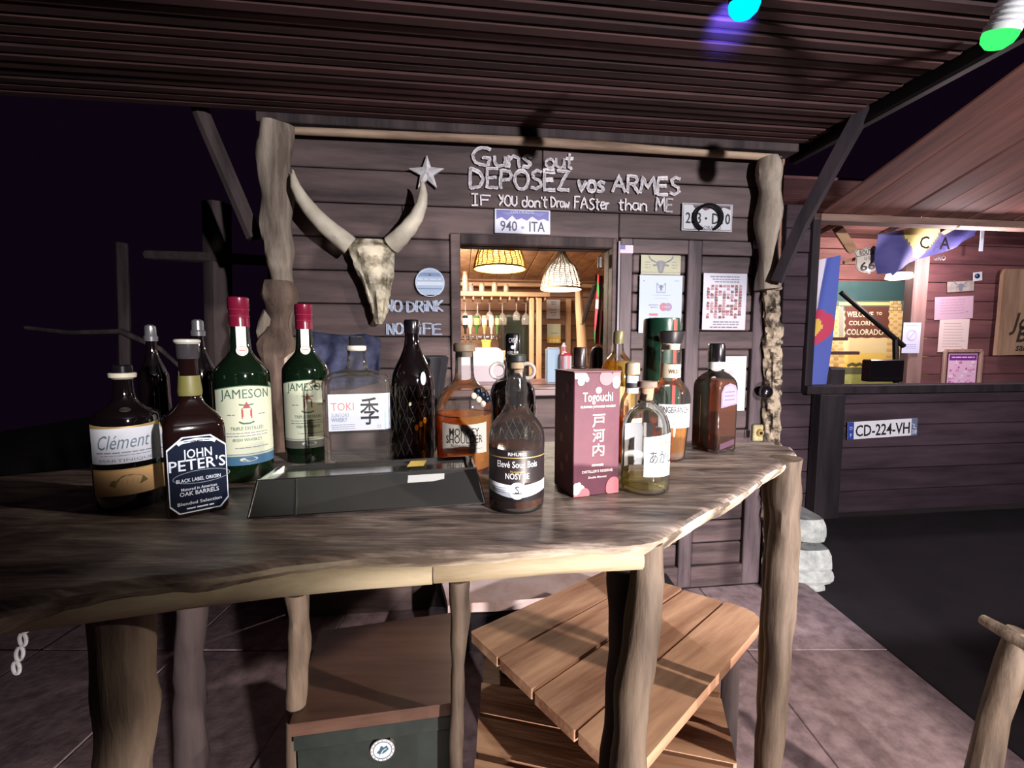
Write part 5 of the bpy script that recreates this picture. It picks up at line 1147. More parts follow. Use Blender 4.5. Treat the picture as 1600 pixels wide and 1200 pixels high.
Lm.ringp(f, .004, z(735), .034, .0095, .0009, 2, .0010); Lm.text('BLACK LABEL ORIGIN', .0052, f, 0, z(741), 1, .0012, bold=.012, width=.052)
Lm.text('Matured in American', .0042, f, 0, z(754), 1, .0012, bold=.012, width=.042); Lm.text('OAK BARRELS', .0060, f, 0, z(762), 1, .0012, bold=.012, width=.046)
Lm.text('Blended Selection', .0046, f, 0, z(776), 1, .0012, bold=.012, width=.052); Lm.rule(f, -.016, .016, z(783), .002, 1, .0012)
Lm.build('front_label', [pbr('blue_black_label', (.006, .010, .026), .7, spec=.1), pbr('silver_print', (.66, .74, .84), .5), pbr('grey_line', (.22, .26, .32), .5)], t)
# 3, 4 big green irish bottles --------------------------------------------
def irish(label, px, py, extra):
    t, r, z = bot('green_whisky_bottle', label, px, py, extra, grp='big dark green whiskey bottles with red capsules'); s = .32 / 272
    if True:
        pf = smoothprof([(.038, 0), (.0445, .006), (.0455, .10), (.0455, .178), (.042, .196), (.030, .212), (.0195, .226), (.0165, .245), (.0150, .28), (.0145, .318)], 3)
    shell(t, pf, M['greenglass']); mb = MB()
    mb.lathe([(.0168, .272), (.0165, .285), (.0160, .300), (.0172, .302), (.0172, .322), (.0155, .324)], 28).build('red_capsule', pbr('wine_red_capsule', (.17, .008, .030), .22, coat=.6), t)
    for zz in (.290, .302): MB().tube([(.0170 * math.cos(2 * PI * j / 24), .0170 * math.sin(2 * PI * j / 24), zz) for j in range(25)], .0007, 5, 0, False).build('capsule_ridge', pbr('capsule_ridge_red', (.30, .03, .06), .3), t)
    f = cyl(.0182); mb = MB(); mb.patch(f, -.0075, .0075, .226, .272, 0, .0012, 6); f3 = lambda u, v, o: (u, -.0182 - (.272 - v) * .04 - .0026 - o, v)
    mb.disc(f3, 0, .230, .0095, .0095, 0, .0016, 20); mb.ringp(f3, 0, .230, .0078, .0078, .0010, 1, .0020, 18); mb.rule(f3, -.005, .005, .229, .0022, 1, .0022)
    mb.build('neck_label', [pbr('neck_paper', (.72, .76, .70), .5), pbr('neck_red', (.55, .18, .14), .6)], t)
    R_ = .0458; f = cyl(R_); U = R_ * 1.2; mb = MB()
    vt = lambda u: .163 + .007 * math.cos(u / U * PI / 2)
    mb.patch(f, -U, U, .050, .163, 0, .0004, 24, vt=vt); mb.patch(f, -U, U, .030, .050, 3, .0004, 24); mb.patch(f, -U, U, .046, .049, 5, .0006, 24); mb.disc(f, 0, .040, .014, .004, 5, .0007)
    mb.text('JAMESON', .0165, f, 0, .1475, 1, .0009, bold=.0, width=.080)
    mb.shape(f, [(-.008, .112), (.008, .112), (.008, .130), (-.008, .130)], 2, .0008); mb.shape(f, [(-.006, .130), (0, .142), (.006, .130)], 2, .0008); mb.stroke(f, [(-.011, .137), (0, .135), (.011, .137)], .0022, 1, .0009); mb.stroke(f, [(-.006, .113), (.006, .129)], .0018, 0, .001); mb.stroke(f, [(.006, .113), (-.006, .129)], .0018, 0, .001)
    mb.stroke(f, [(-.012, .107), (-.006, .1035), (.004, .1035), (.011, .106)], .0028, 1, .0009)
    mb.text('TRIPLE DISTILLED', .0062, f, 0, .092, 1, .0009, width=.052); mb.rule(f, -.034, .034, .086, .0014, 4, .0009); mb.rule(f, -.034, .034, .081, .0014, 4, .0009); mb.text('IRISH WHISKEY', .0058, f, 0, .072, 1, .0009, width=.046); mb.rule(f, -.03, -.018, .118, .0018, 4, .0009); mb.rule(f, .018, .03, .118, .0018, 4, .0009); mb.rule(f, -.02, .035, .060, .0014, 4, .0009)
    mb.patch(f, -U, U, .161, .163, 1, .0007, 24, vt=vt, vb=lambda u: vt(u) - .0015)
    mb.build('main_label', [M['cream'], pbr('bottle_green_print', (.04, .12, .08), .5), pbr('crest_red', (.36, .05, .06), .6), pbr('blue_band', (.05, .13, .22), .4) if '1' else K_, M['ink'], pbr('soft_gold', (.42, .45, .36), .5)], t)
    return t
irish('big dark green bottle with red capsule and blue lower band, left of the corner post', 386, 744, .10)
b4 = irish('big dark green bottle with red capsule, between the corner post and the clear flask', 483, 716, .04)
lb4 = [c_ for c_ in b4.children if c_.name.startswith('main_label')][0]; lb4.data.materials[3] = pbr('olive_grey_band', (.10, .10, .085), .4)
# 5 clear rectangular flask --------------------------------------------------
t, r, z = bot('clear_flask', 'empty clear rectangular flask with pale TOKI label behind the steel tray', 562, 733, -.10)
a_ = r(51.5); b_ = a_ * .52; rings = []
for s_, yy in ((.95, 733), (.99, 729), (1, 715), (1, 640), (1, 597), (.985, 589), (.93, 583.5), (.80, 580), (.55, 577), (.36, 574)): rings.append(rr_ring(a_ * s_, b_ * (s_ if s_ > .9 else max(s_, .55)), b_ * .30 + (1 - s_) * .02, z(yy)))
for hw, yy in ((16, 568), (14.5, 556), (14, 543)): rings.append(rr_ring(r(hw), r(hw), r(hw), z(yy)))
MB().loft(rings, 0, True, False).build('glass_body', M['clear'], t, angle=50)
rings = [rr_ring(a_ * s_ * .93, b_ * s_ * .86, b_ * .22, z(yy)) for s_, yy in ((.8, 725), (.97, 720), (1, 712), (1, 600), (.96, 592), (.8, 587), (.4, 583))]
MB().loft(rings, 0, True, False).build('inner_wall', M['clear'], t, angle=50)
MB().loft([rr_ring(a_ * .94, b_ * .88, b_ * .25, z(y_)) for y_ in (731, 724)], 0).build('thick_base', liquid('thick_glass', (.80, .74, .62), (.55, .45, .32), .25), t)
MB().lathe([(r(14.5), z(546)), (r(16), z(544)), (r(16), z(539)), (r(14), z(538))], 28).build('lip', pbr('cream_lip', (.72, .68, .56), .3), t)
MB().lathe([(r(11.5), z(540)), (r(11.5), z(525)), (r(10), z(523.5))], 28).build('stopper', glass('smoked_stopper', (.55, .57, .62), (.16, .17, .20)), t)
f = flat(-b_); Lm = MB(); x0, x1 = -a_ * .82, a_ * .84
Lm.shape(f, [(x0, z(667)), (x1, z(667)), (x1, z(611)), (x0, z(611))], 0, .0006)
fs = lambda u, v, o: (a_ + o, -b_ * .70 + u, v)
Lm.shape(lambda u, v, o: (x1 + u * (a_ - x1) + (.0006 if u else 0), -b_ - .0006 + u * b_ * .32, v), [(0, z(667)), (1, z(667)), (1, z(611)), (0, z(611))], 3, 0)
Lm.text('TOKI', .0155, f, x0 + .005, z(636), 1, .0010, bold=.01, width=.040, align='L'); Lm.text('SUNTORY', .0080, f, x0 + .005, z(645.5), 2, .0010, width=.032, align='L'); Lm.text('WHISKY', .0080, f, x0 + .005, z(653), 2, .0010, width=.028, align='L')
for k in range(3): Lm.rule(f, x0 + .005, x0 + .046, z(658 + k * 3), .0010, 4, .0010)
Lm.text('季', .040, f, x1 - .026, z(655), 5, .0010, bold=.012, width=.034); Lm.stroke(f, [(x1 - .012, z(660)), (x1 - .007, z(660)), (x1 - .007, z(663.5)), (x1 - .012, z(663.5)), (x1 - .012, z(660))], .0008, 2, .001)
Lm.build('front_label', [pbr('cool_label_paper', (.52, .57, .65), .6), pbr('terracotta_print', (.42, .15, .13), .6), pbr('slate_print', (.16, .20, .30), .6), pbr('pale_blue_side', (.48, .62, .80), .6), M['ink'], K_], t)
# 6 dark netted bottle and bucket ------------------------------------------
t, r, z = bot('netted_bottle', 'tall dark bottle with a faint net pattern between the clear flask and the amber bottle', 647, 712, .0)
pf = smoothprof([(r(32), 0), (r(34), z(706)), (r(34.5), z(650)), (r(34), z(600)), (r(30), z(578)), (r(20), z(558)), (r(13), z(540)), (r(11), z(522)), (r(11), z(512))], 3)
shell(t, pf, M['darkglass'], top=True)
MB().lathe([(r(11.5), z(520)), (r(12), z(515)), (r(12.5), z(502)), (r(11), z(499))], 24).build('cap', M['blackgloss'], t)
mb = MB()
for k in range(16):
    for sg in (-1, 1):
        P = []
        for q in range(16):
            tt = q / 15; zz = z(708) + (z(600) - z(708)) * tt; a = 2 * PI * k / 16 + sg * tt * 1.3; P.append(((r(34.8)) * math.cos(a), r(34.8) * math.sin(a), zz))
        mb.tube(P, .0004, 4, 0, False)
mb.build('net_sleeve', pbr('net_thread', (.045, .035, .03), .6), t)
f = cyl(r(34.8)); om = pbr('ochre_mark', (.42, .36, .12), .5)
MB().disc(f, .022, z(588), .006, .014, 0, .001).build('blue_mark', pbr('pale_blue_mark', (.55, .60, .78), .4), t)
MB().shape(f, [(-.008, z(629)), (.026, z(620)), (.027, z(616)), (-.008, z(624))], 0, .001).build('olive_mark', pbr('olive_mark', (.40, .42, .24), .5), t)
for k in range(3): MB().disc(f, .006 + k * .009, z(662 - k * 5), .004, .007, 0, .001, 8).build('ochre_mark', om, t)
t, r, z = bot('black_bucket', 'flared black bucket behind the netted bottle', 667, 695, 0, 'bucket', 'x'); del t['group']
MB().lathe([(r(22), 0), (r(30), z(600)), (r(37), z(556)), (r(36), z(555)), (r(29), z(600)), (r(21), z(690))], 32, 0, cap1=True).build('bucket_body', pbr('matt_black', (.014, .014, .018), .5), t)
# 7 amber monkey bottle ------------------------------------------------------
t, r, z = bot('amber_bottle', 'round shouldered amber bottle with cream MONKEY SHOULDER label, behind the tray', 727, 731, -.02)
pf = smoothprof([(r(38), 0), (r(43), z(726)), (r(44.5), z(690)), (r(45), z(645)), (r(43), z(625)), (r(34), z(607)), (r(21), z(596)), (r(16), z(588)), (r(14.5), z(572)), (r(14), z(548))], 4)
shell(t, pf, M['clear']); fill(t, pf, z(644), amber, .95)
MB().tube([(r(44) * .95 * math.cos(2 * PI * j / 32), r(44) * .95 * math.sin(2 * PI * j / 32), z(644.5)) for j in range(33)], .0012, 6, 0, False).build('liquid_line', pbr('dark_amber', (.20, .09, .02), .3), t)
MB().lathe([(r(12.5), z(556)), (r(13), z(548)), (r(17), z(547)), (r(17.5), z(537)), (r(15), z(534))], 28).build('cork_stopper', pbr('olive_brown_cork', (.13, .10, .065), .5, c2=(.20, .15, .10), sc=40), t)
R0 = r(45.2); f = cyl(R0); Lm = MB(); U = R0 * .82
Lm.patch(f, -U, U, z(699), z(654), 0, .0004, 20, vt=lambda u: z(655) + .003 * (u / U) ** 2); Lm.text('MONKEY', .0150, f, .0, z(672), 1, .0009, bold=.01, width=.056); Lm.text('SHOULDER', .0150, f, .0, z(683), 1, .0009, bold=.01, width=.070)
Lm.text('BLENDED MALT', .0045, f, 0, z(688), 1, .0009, width=.05); Lm.text('THE ORIGINAL', .0042, f, 0, z(695.5), 1, .0009, width=.04); Lm.rule(f, -.035, .035, z(692), .0008, 2, .0009)
Lm.build('cream_label', [pbr('ivory_paper', (.62, .58, .50), .6), K_, M['ink']], t)
mb = MB(); fq = lambda u, v, o: None
for k, (mx_, my_) in enumerate(((741, 611), (747, 617), (752, 624))):
    a = math.asin(min(.99, (mx_ - 727) / 36)); rad_ = r((43, 43.5, 44)[k]); c_ = Vector((rad_ * math.sin(a), -rad_ * math.cos(a) * .93, z(my_)))
    mb.ball(c_ + Vector((.004, 0, .006)), .0068, 0, 6, (1, .6, 1)); mb.ball(c_ + Vector((-.003, -.003, -.002)), .0056, 1, 6, (1, .5, 1.1)); mb.tube([c_ + Vector((.002, -.002, .010)), c_ + Vector((.010, -.003, .012)), c_ + Vector((.012, -.003, .004))], .0016, 5, 0)
mb.build('shoulder_emblem', [pbr('dark_pewter', (.010, .020, .035), .35, .4), pbr('ivory_emblem', (.75, .68, .55), .5)], t)
# 8 dark jug with ring handles -------------------------------------------------
t, r, z = bot('jug_bottle', 'dark jug bottle with two clear ring handles and black cap behind the rum bottle', 801, 714, .0)
pf = smoothprof([(r(32), 0), (r(36), z(706)), (r(36.5), z(650)), (r(36), z(620)), (r(33), z(603)), (r(25), z(592)), (r(14), z(586)), (r(11.5), z(575)), (r(11), z(556))], 4)
shell(t, pf, M['darkglass'], top=True)
MB().lathe([(r(12), z(557)), (r(12), z(552)), (r(11.5), z(552)), (r(12), z(523)), (r(10.5), z(520))], 28).build('black_cap', M['blackgloss'], t)
mb = MB(); f = cyl(r(12)); mb.text('CASK', .010, f, 0, z(534), 0, .0008, width=.016); mb.disc(f, 0, z(541), .004, .004, 0, .0008, 10); mb.text('AGED RUM', .0055, f, 0, z(551), 0, .0008, bold=.012, width=.024); mb.build('cap_print', M['white'], t)
for sg in (-1, 1):
    rc_ = r(11.5); cx_ = sg * r(22.5); mb = MB(); mb.tube([(cx_ + rc_ * math.cos(2 * PI * j / 28), 0, z(578) + rc_ * math.sin(2 * PI * j / 28)) for j in range(29)], .0042, 10, 0, False)
    mb.build('ring_handle', pbr('frosted_glass_ring', (.52, .47, .44), .12, coat=1), t)
mb = MB()
for k in range(20):
    for sg in (-1, 1):
        P = []
        for q in range(12): tt = q / 11; a = 2 * PI * k / 20 + sg * tt * .9; P.append((r(36.9) * math.cos(a), r(36.9) * math.sin(a), z(700) + (z(628) - z(700)) * tt))
        mb.tube(P, .0007, 4, 0, False)
mb.build('net_sleeve', pbr('jug_net', (.20, .16, .15), .5), t)
# 9 front rum bottle ------------------------------------------------------------
t, r, z = bot('rum_bottle', 'clear bell-shouldered rum bottle with black NOSY BE label, front centre', 807, 789, .03)
pf = smoothprof([(r(38), z(791)), (r(43), z(786)), (r(44), z(760)), (r(44), z(700)), (r(44.3), z(682)), (r(42), z(666)), (r(34), z(652)), (r(24.5), z(641)), (r(18.5), z(630)), (r(17), z(617)), (r(17.8), z(607)), (r(16.2), z(596)), (r(14.3), z(584)), (r(13.6), z(572))], 4)
shell(t, pf, M['clear']); fill(t, pf, z(692), brownl, .95)
MB().lathe([(r(10), z(578)), (r(11.5), z(570)), (r(12), z(560))], 24).build('cork', M['cork'], t)
MB().lathe([(r(14), z(561)), (r(15), z(560)), (r(15), z(551)), (r(13.5), z(549.5))], 28).build('stopper_disc', pbr('green_black_disc', (.018, .024, .024), .45), t)
MB().lathe([(r(14), z(578)), (r(15.2), z(576)), (r(15), z(572)), (r(13.6), z(571))], 28, 0, cap0=False).build('lip', M['clear'], t)
R0 = r(44.5); f = cyl(R0); U = R0 * 1.25; Lm = MB(); Lm.patch(f, -U, U, z(741), z(692), 0, .0004, 28)
Lm.patch(f, -U, U, z(703.5), z(702), 3, .0008, 28); Lm.patch(f, -U, U, z(764), z(741), 1, .0004, 28, vt=lambda u: z(741) - .004 * (1 - abs(u / U)), vb=lambda u: z(762) + .001 - .003 * math.cos(u / U * PI)); Lm.patch(f, -U, U, z(770), z(763), 0, .0004, 28, vt=lambda u: z(762) + .0008 - .003 * math.cos(u / U * PI)); Lm.disc(f, 0, z(753), .012, .0125, 1, .0008); 
Lm.text('RHUMS', .0048, f, 0, z(699.5), 2, .0009, bold=.012, width=.026); Lm.text('Elevé Sous Bois', .0095, f, 0, z(717.5), 2, .0009, bold=.012, width=.060); Lm.text('Madagascar', .003, f, 0, z(725), 3, .0009, width=.02); Lm.text('NOSY BE', .0088, f, 0, z(735), 2, .0009, bold=.012, width=.034)
Lm.text('S', .011, f, 0, z(757), 0, .0012); Lm.stroke(f, [(-.006, z(757)), (.006, z(757))], .001, 0, .0012)
for sg in (-1, 1):
    for k in range(3): Lm.rule(f, sg * .028 - .012, sg * .028 + .012, z(750 + k * 3.2), .0008, 4, .0008)
Lm.build('black_label', [pbr('label_black', (.014, .010, .012), .4), pbr('label_silver_blue', (.62, .68, .76), .5), W_, M['gold'], M['ink']], t)
# 10 carton -----------------------------------------------------------------
pb0 = onz(895, 778, BZ); pbR = onz(966, 770, BZ); pbL = onz(859, 762, BZ); H_ = at(895, 583, pb0.y).z - BZ
rzb_ = math.atan2(pbR.y - pb0.y, pbR.x - pb0.x); bw = (pbR - pb0).length; bd = bw * .92
t = thing('whisky_carton', 'tall plum carton lettered Togouchi with pink blossoms, centre right', 'box', (pb0.x, pb0.y, BZ + .0005), rzb_)
plum = pbr('plum_card', (.080, .012, .030), .5, c2=(.100, .017, .038), sc=40)
MB().box((bw / 2, bd / 2, H_ / 2), (bw, bd, H_), 0, .0012).build('carton_body', plum, t)
mb = MB(); mb.prism([(-.001, -.001), (bw + .001, -.001), (bw + .001, bd), (-.001, bd)], H_, H_ + .0018); mb.build('top_flap', pbr('dusty_plum', (.20, .08, .09), .6), t)
f = lambda u, v, o: (u, -.0006 - o, v); cx_ = bw * .52; Lm = MB(); k_ = H_ / 195.0
zz = lambda y: (778 - y) * k_
Lm.disc(f, cx_, zz(611), .0052, .0052, 0, .0003, 16); Lm.stroke(f, [(cx_ - .0028, zz(613)), (cx_ + .0028, zz(609))], .0006, 1, .0006); Lm.stroke(f, [(cx_ - .0025, zz(609)), (cx_ + .0025, zz(613))], .0006, 1, .0006)
Lm.text('Togouchi', .0150, f, cx_ - .001, zz(628), 0, .0003, bold=.012, width=.053, rise=.0); Lm.text('BLENDED JAPANESE WHISKY', .0034, f, cx_, zz(638), 0, .0003, bold=.012, width=.062)
for ch, y_, s_ in (('戸', 667, .0225), ('河', 690.5, .0215), ('内', 713, .0205)): Lm.text(ch, s_ * .76, f, cx_ + .001, zz(y_), 0, .0003, bold=.008, width=s_ * 1.0)
Lm.text('KIWAMI', .0036, f, cx_, zz(731), 0, .0003, bold=.012, width=.020); Lm.text("DISTILLER'S RESERVE", .0042, f, cx_, zz(741), 0, .0003, bold=.012, width=.054); Lm.text('Double Matured', .0034, f, cx_, zz(750), 0, .0003, bold=.01, width=.032)
Lm.build('front_lettering', [pbr('pale_lettering', (.80, .76, .68), .5), plum], t)
mb = MB(); pk = [(bw * .68, zz(592), .012, .012, 0), (bw * .92, zz(590), .009, .014, 0), (bw * .90, zz(599), .007, .010, 1), (bw * .06, zz(587), .010, .006, 1), (bw * .18, zz(589), .008, .007, 1), (bw * .14, zz(597), .006, .006, 1), (bw * .26, zz(593), .004, .005, 2), (bw * .88, zz(768), .014, .018, 0), (bw * .12, zz(772), .012, .012, 0), (bw * .06, zz(765), .007, .010, 1), (bw * .17, zz(766), .006, .007, 1), (bw * .24, zz(774), .009, .010, 0), (bw * .12, zz(760), .004, .006, 1)]
def inb(u, v): return (min(max(u, .0006), bw - .0006), min(max(v, .0006), H_ - .0006))
for i, (u, v, a, b, mi) in enumerate(pk): mb.shape(f, [inb(u + a * math.cos(q), v + b * math.sin(q)) for q in [2 * PI * j / 16 for j in range(16)]], mi, .0004 + i * .00004)
fs = lambda u, v, o: (-.0006 - o, u, v)
for i, (u, v, s_) in enumerate(((.3, .87, .009), (.5, .80, .007), (.35, .62, .006), (.6, .45, .008), (.3, .30, .007), (.55, .2, .009))): mb.disc(fs, bd * u, H_ * v, s_ * .8, s_, 3, .0003, 7)
mb.build('blossoms', [pbr('coral_pink', (.60, .16, .18), .5), pbr('blossom_white', (.72, .76, .72), .5), pbr('leaf_green', (.30, .42, .36), .5), pbr('faint_plum', (.24, .09, .09), .5)], t)
# 11 cap behind the carton ------------------------------------------------------
t, r, z = bot('capped_bottle', 'bottle hidden behind the plum carton, only its dark brown cap showing', 904, 712, 0)
pf = smoothprof([(r(28), 0), (r(30), z(700)), (r(30), z(620)), (r(24), z(604)), (r(12), z(592)), (r(10.5), z(580)), (r(10.5), z(572))], 3); shell(t, pf, M['darkglass'], top=True)
MB().lathe([(r(13), z(573)), (r(13), z(571)), (r(10.5), z(570)), (r(10.8), z(543)), (r(9.5), z(541))], 24).build('brown_cap', pbr('dark_brown_cap', (.022, .012, .012), .3, coat=.4), t)
# 12 golden bottle -----------------------------------------------------------
t, r, z = bot('golden_bottle', 'golden bottle with olive cap behind the plum carton beside the window edge', 963, 708, 0)
pf = smoothprof([(r(27), 0), (r(30), z(700)), (r(30), z(600)), (r(28), z(580)), (r(20), z(562)), (r(10), z(550)), (r(8), z(540)), (r(8), z(534))], 3); shell(t, pf, M['clear']); fill(t, pf, z(562), goldl, .95)
MB().lathe([(r(8.5), z(536)), (r(8.8), z(534)), (r(8.5), z(518)), (r(7.5), z(516))], 24).build('olive_cap', pbr('olive_cap', (.10, .09, .035), .35), t)
mb = MB(); mb.patch(cyl(r(30.3)), -.03, .03, z(680), z(600), 0, .0004, 12); mb.build('label', pbr('gold_label', (.62, .40, .16), .5), t)
# 13 small bottle ---------------------------------------------------------------
t, r, z = bot('small_bottle', 'small clear bottle with grey cap squeezed between the carton and the cork-topped bottle', 985, 722, .1)
pf = smoothprof([(r(17), 0), (r(19), z(715)), (r(19), z(640)), (r(17), z(622)), (r(12), z(612)), (r(11), z(600)), (r(11), z(582))], 3); shell(t, pf, M['clear']); fill(t, pf, z(650), amber, .94)
MB().lathe([(r(11.5), z(583)), (r(12), z(581)), (r(11.5), z(566)), (r(10), z(564.5))], 24).build('grey_cap', pbr('warm_grey_cap', (.34, .28, .20), .4), t)
mb = MB(); f = cyl(r(11.6)); mb.patch(f, -.012, .012, z(612), z(585), 0, .0006, 8); mb.patch(f, -.011, .011, z(604), z(596), 1, .0009, 8); mb.build('neck_label', [W_, K_], t); mb = MB(); f = cyl(r(19.2)); mb.patch(f, -.02, .02, z(690), z(650), 0, .0004, 10); mb.rule(f, -.014, .014, z(668), .004, 1, .0008); mb.build('label', [M['cream'], pbr('red_text', (.5, .1, .1), .5)], t)
# 14 green canister ---------------------------------------------------------------
t, r, z = bot('green_canister', 'tall dark green gift canister standing in front of the door', 1029, 700, .0, 'canister', 'x'); del t['group']
MB().lathe([(r(29), 0), (r(29.5), z(700)), (r(29.5), z(512)), (r(29.2), z(500)), (r(28.5), z(497.5))], 48).build('canister_body', pbr('dark_green_card', (.010, .045, .026), .28, coat=.5), t)
mb = MB(); f = cyl(r(29.7)); mb.patch(f, r(19), r(26), z(700), z(500), 0, .0004, 4); mb.text('J', .03, f, r(25), z(590), 1, .0012, bold=.012); mb.rule(f, -.02, .02, z(600), .004, 1, .0008); mb.build('red_stripe', [pbr('brick_red_stripe', (.30, .045, .04), .4), W_], t)
# 15 longbranch --------------------------------------------------------------------
t, r, z = bot('bourbon_bottle', 'clear bourbon bottle with LONGBRANCH label and black flared stopper', 1043, 716, .05)
pf = smoothprof([(r(25), 0), (r(27), z(712)), (r(28), z(700)), (r(31), z(665)), (r(33), z(632)), (r(33), z(618)), (r(28), z(604)), (r(19), z(594)), (r(16.5), z(586)), (r(16), z(560)), (r(16.5), z(537))], 4); shell(t, pf, M['clear']); fill(t, pf, z(656), amber, .93)
MB().lathe([(r(24), z(714)), (r(25.5), z(710)), (r(26), z(703)), (r(24), z(701))], 30).build('thick_base', liquid('thick_clear', (.9, .86, .8), (.6, .55, .5), .2), t)
MB().lathe([(r(14), z(545)), (r(14.5), z(536))], 24).build('cork', pbr('pale_cork', (.50, .42, .32), .7), t)
MB().lathe([(r(16), z(535)), (r(17), z(533.5)), (r(20.5), z(521)), (r(21), z(517.5)), (r(19), z(516))], 32).build('black_stopper', pbr('matt_black_stopper', (.016, .016, .018), .4), t)
MB().lathe([(r(16.8), z(588)), (r(16.8), z(568)), (r(16.3), z(567))], 28, 0, cap0=False, cap1=False).build('neck_band', pbr('parchment_band', (.42, .36, .28), .6), t)
mb = MB(); mb.text('WILD', .0085, cyl(r(16.9)), .006, z(581), 0, .0008, bold=.01, width=.02); mb.build('neck_lettering', K_, t)
f = cyl(r(33.2)); U = r(33) * 1.0; Lm = MB(); Lm.patch(f, -U * .55, U * 1.2, z(662), z(627), 0, .0006, 20, vb=lambda u: z(663) + .0); Lm.text('LONGBRANCH', .0135, f, r(6), z(640), 1, .0010, bold=.012, width=.066); Lm.rule(f, -.006, .03, z(645), .0012, 2, .001); Lm.rule(f, -.002, .026, z(649), .0010, 2, .001); Lm.rule(f, .004, .022, z(657), .0016, 2, .001); Lm.build('label', [pbr('cool_white_label', (.50, .55, .58), .6), pbr('grey_letter', (.02, .025, .025), .6), M['ink']], t)
# 16 akashi -------------------------------------------------------------------------
t, r, z = bot('clear_bottle', 'clear round bottle with cork top, pale label and dark hand-brushed characters', 1007, 764, .0)
pf = smoothprof([(r(33), z(766)), (r(38), z(762)), (r(39), z(750)), (r(39), z(690)), (r(38.5), z(668)), (r(36), z(655)), (r(30), z(642)), (r(20), z(632)), (r(13), z(626)), (r(12), z(618)), (r(11.5), z(612))], 4); shell(t, pf, M['clear']); fill(t, pf, z(745), straw, .94)
MB().lathe([(r(9.5), z(622)), (r(11), z(606)), (r(11.3), z(601))], 24).build('cork', M['cork'], t)
MB().lathe([(r(15), z(602)), (r(16), z(601)), (r(16), z(594)), (r(15), z(592.5))], 28).build('cork_top', pbr('grey_brown_top', (.17, .13, .10), .7, c2=(.27, .21, .17), sc=50), t)
MB().lathe([(r(12.5), z(628)), (r(15), z(626)), (r(15), z(623)), (r(12), z(621))], 28, 0, cap0=False, cap1=False).build('lip', M['clear'], t)
Rk = r(39.3); f = cyl(Rk); Lm = MB(); Lm.patch(f, -.002, Rk * 1.25, z(735), z(671), 0, .0005, 16, vt=lambda u: z(674) + .004 * u / Rk)
Lm.text('AKASHI', .0080, f, .026, z(687), 3, .0010, width=.032); Lm.text('あかし', .0170, f, .029, z(713), 1, .0010, bold=.0, width=.044); Lm.rule(f, .011, .038, z(724), .0012, 2, .001)
Lm.build('front_label', [pbr('pale_blue_white', (.50, .56, .62), .6), K_, M['ink'], M['gold']], t)
f = cyl(Rk * .985); Lm = MB(); bk = lambda u, v, o: ((Rk * .97 - o) * math.sin(u), (Rk * .97 - o) * math.cos(u), v)
Lm.patch(bk, -1.15, .30, z(735), z(664), 0, .0002, 16); Lm.build('back_label', pbr('back_label_paper', (.60, .62, .62), .7), t)
# 17 square brown bottle ------------------------------------------------------------
t, r, z = bot('brown_bottle', 'square brown whisky bottle with black cap and arched grey label, rightmost', 1114, 702, -.62)
a_ = r(27); rings = []
for s_, yy in ((.95, 703), (1, 699), (1, 640), (1, 605), (.97, 597), (.88, 590), (.66, 583), (.48, 579)): rings.append(rr_ring(a_ * s_, a_ * s_, a_ * .26 + (1 - s_) * .01, z(yy)))
for hw, yy in ((12.5, 574), (12.5, 562)): rings.append(rr_ring(r(hw), r(hw), r(hw), z(yy)))
MB().loft(rings, 0, True, False).build('glass_body', M['clear'], t, angle=50)
rings = [rr_ring(a_ * s_ * .95, a_ * s_ * .95, a_ * .22, z(yy)) for s_, yy in ((.9, 699), (1, 694), (1, 605), (.93, 596), (.84, 591))]
MB().loft(rings, 0).build('liquid', liquid('red_brown_whisky', (.55, .22, .09), (.10, .028, .012), .5), t, angle=50)
MB().lathe([(r(13), z(575)), (r(13), z(563))], 28, 0).build('white_collar', W_, t)
MB().lathe([(r(14), z(564)), (r(14.3), z(562)), (r(14), z(538)), (r(12.5), z(535.5))], 28).build('black_cap', M['blackgloss'], t)
fs = lambda u, v, o: (a_ + .0004 + o, u, v); Lm = MB(); q = a_ * .80
arch = [(-q, z(633)), (q, z(629)), (q, z(609)), (q * .7, z(600)), (0, z(596)), (-q * .7, z(600)), (-q, z(610))]
Lm.shape(fs, arch, 0, .0003); Lm.stroke(fs, [(x_ * .9, (v - z(616)) * .9 + z(616)) for x_, v in arch + [arch[0]]], .0012, 1, .0006); Lm.text('JACK', .006, lambda u, v, o: fs(u, v, o), 0, z(612), 1, .0006, width=.026) if False else None
for k in range(3): Lm.rule(fs, -q * .6, q * .6, z(610 + k * 6), .0022, 1, .0007)
_l = [pbr('lilac_grey_label', (.22, .19, .27), .6), pbr('violet_print', (.12, .09, .20), .5), pbr('dark_plum_label', (.10, .05, .08), .5)]; Lm.build('side_label', _l[:2], t)
MB().shape(fs, [(-q, z(697)), (q * .8, z(692)), (q * .8, z(683)), (-q, z(688))], 0, .0003).build('lower_label', _l[2], t)
Lm = MB(); f = flat(-a_ - .0003); Lm.patch(lambda u, v, o: (u, -a_ - .0004 - o, v), -a_ * .3, -a_ * .28, z(690), z(615), 0, 0, 1); Lm.build('seam_line', M['gold'], t)
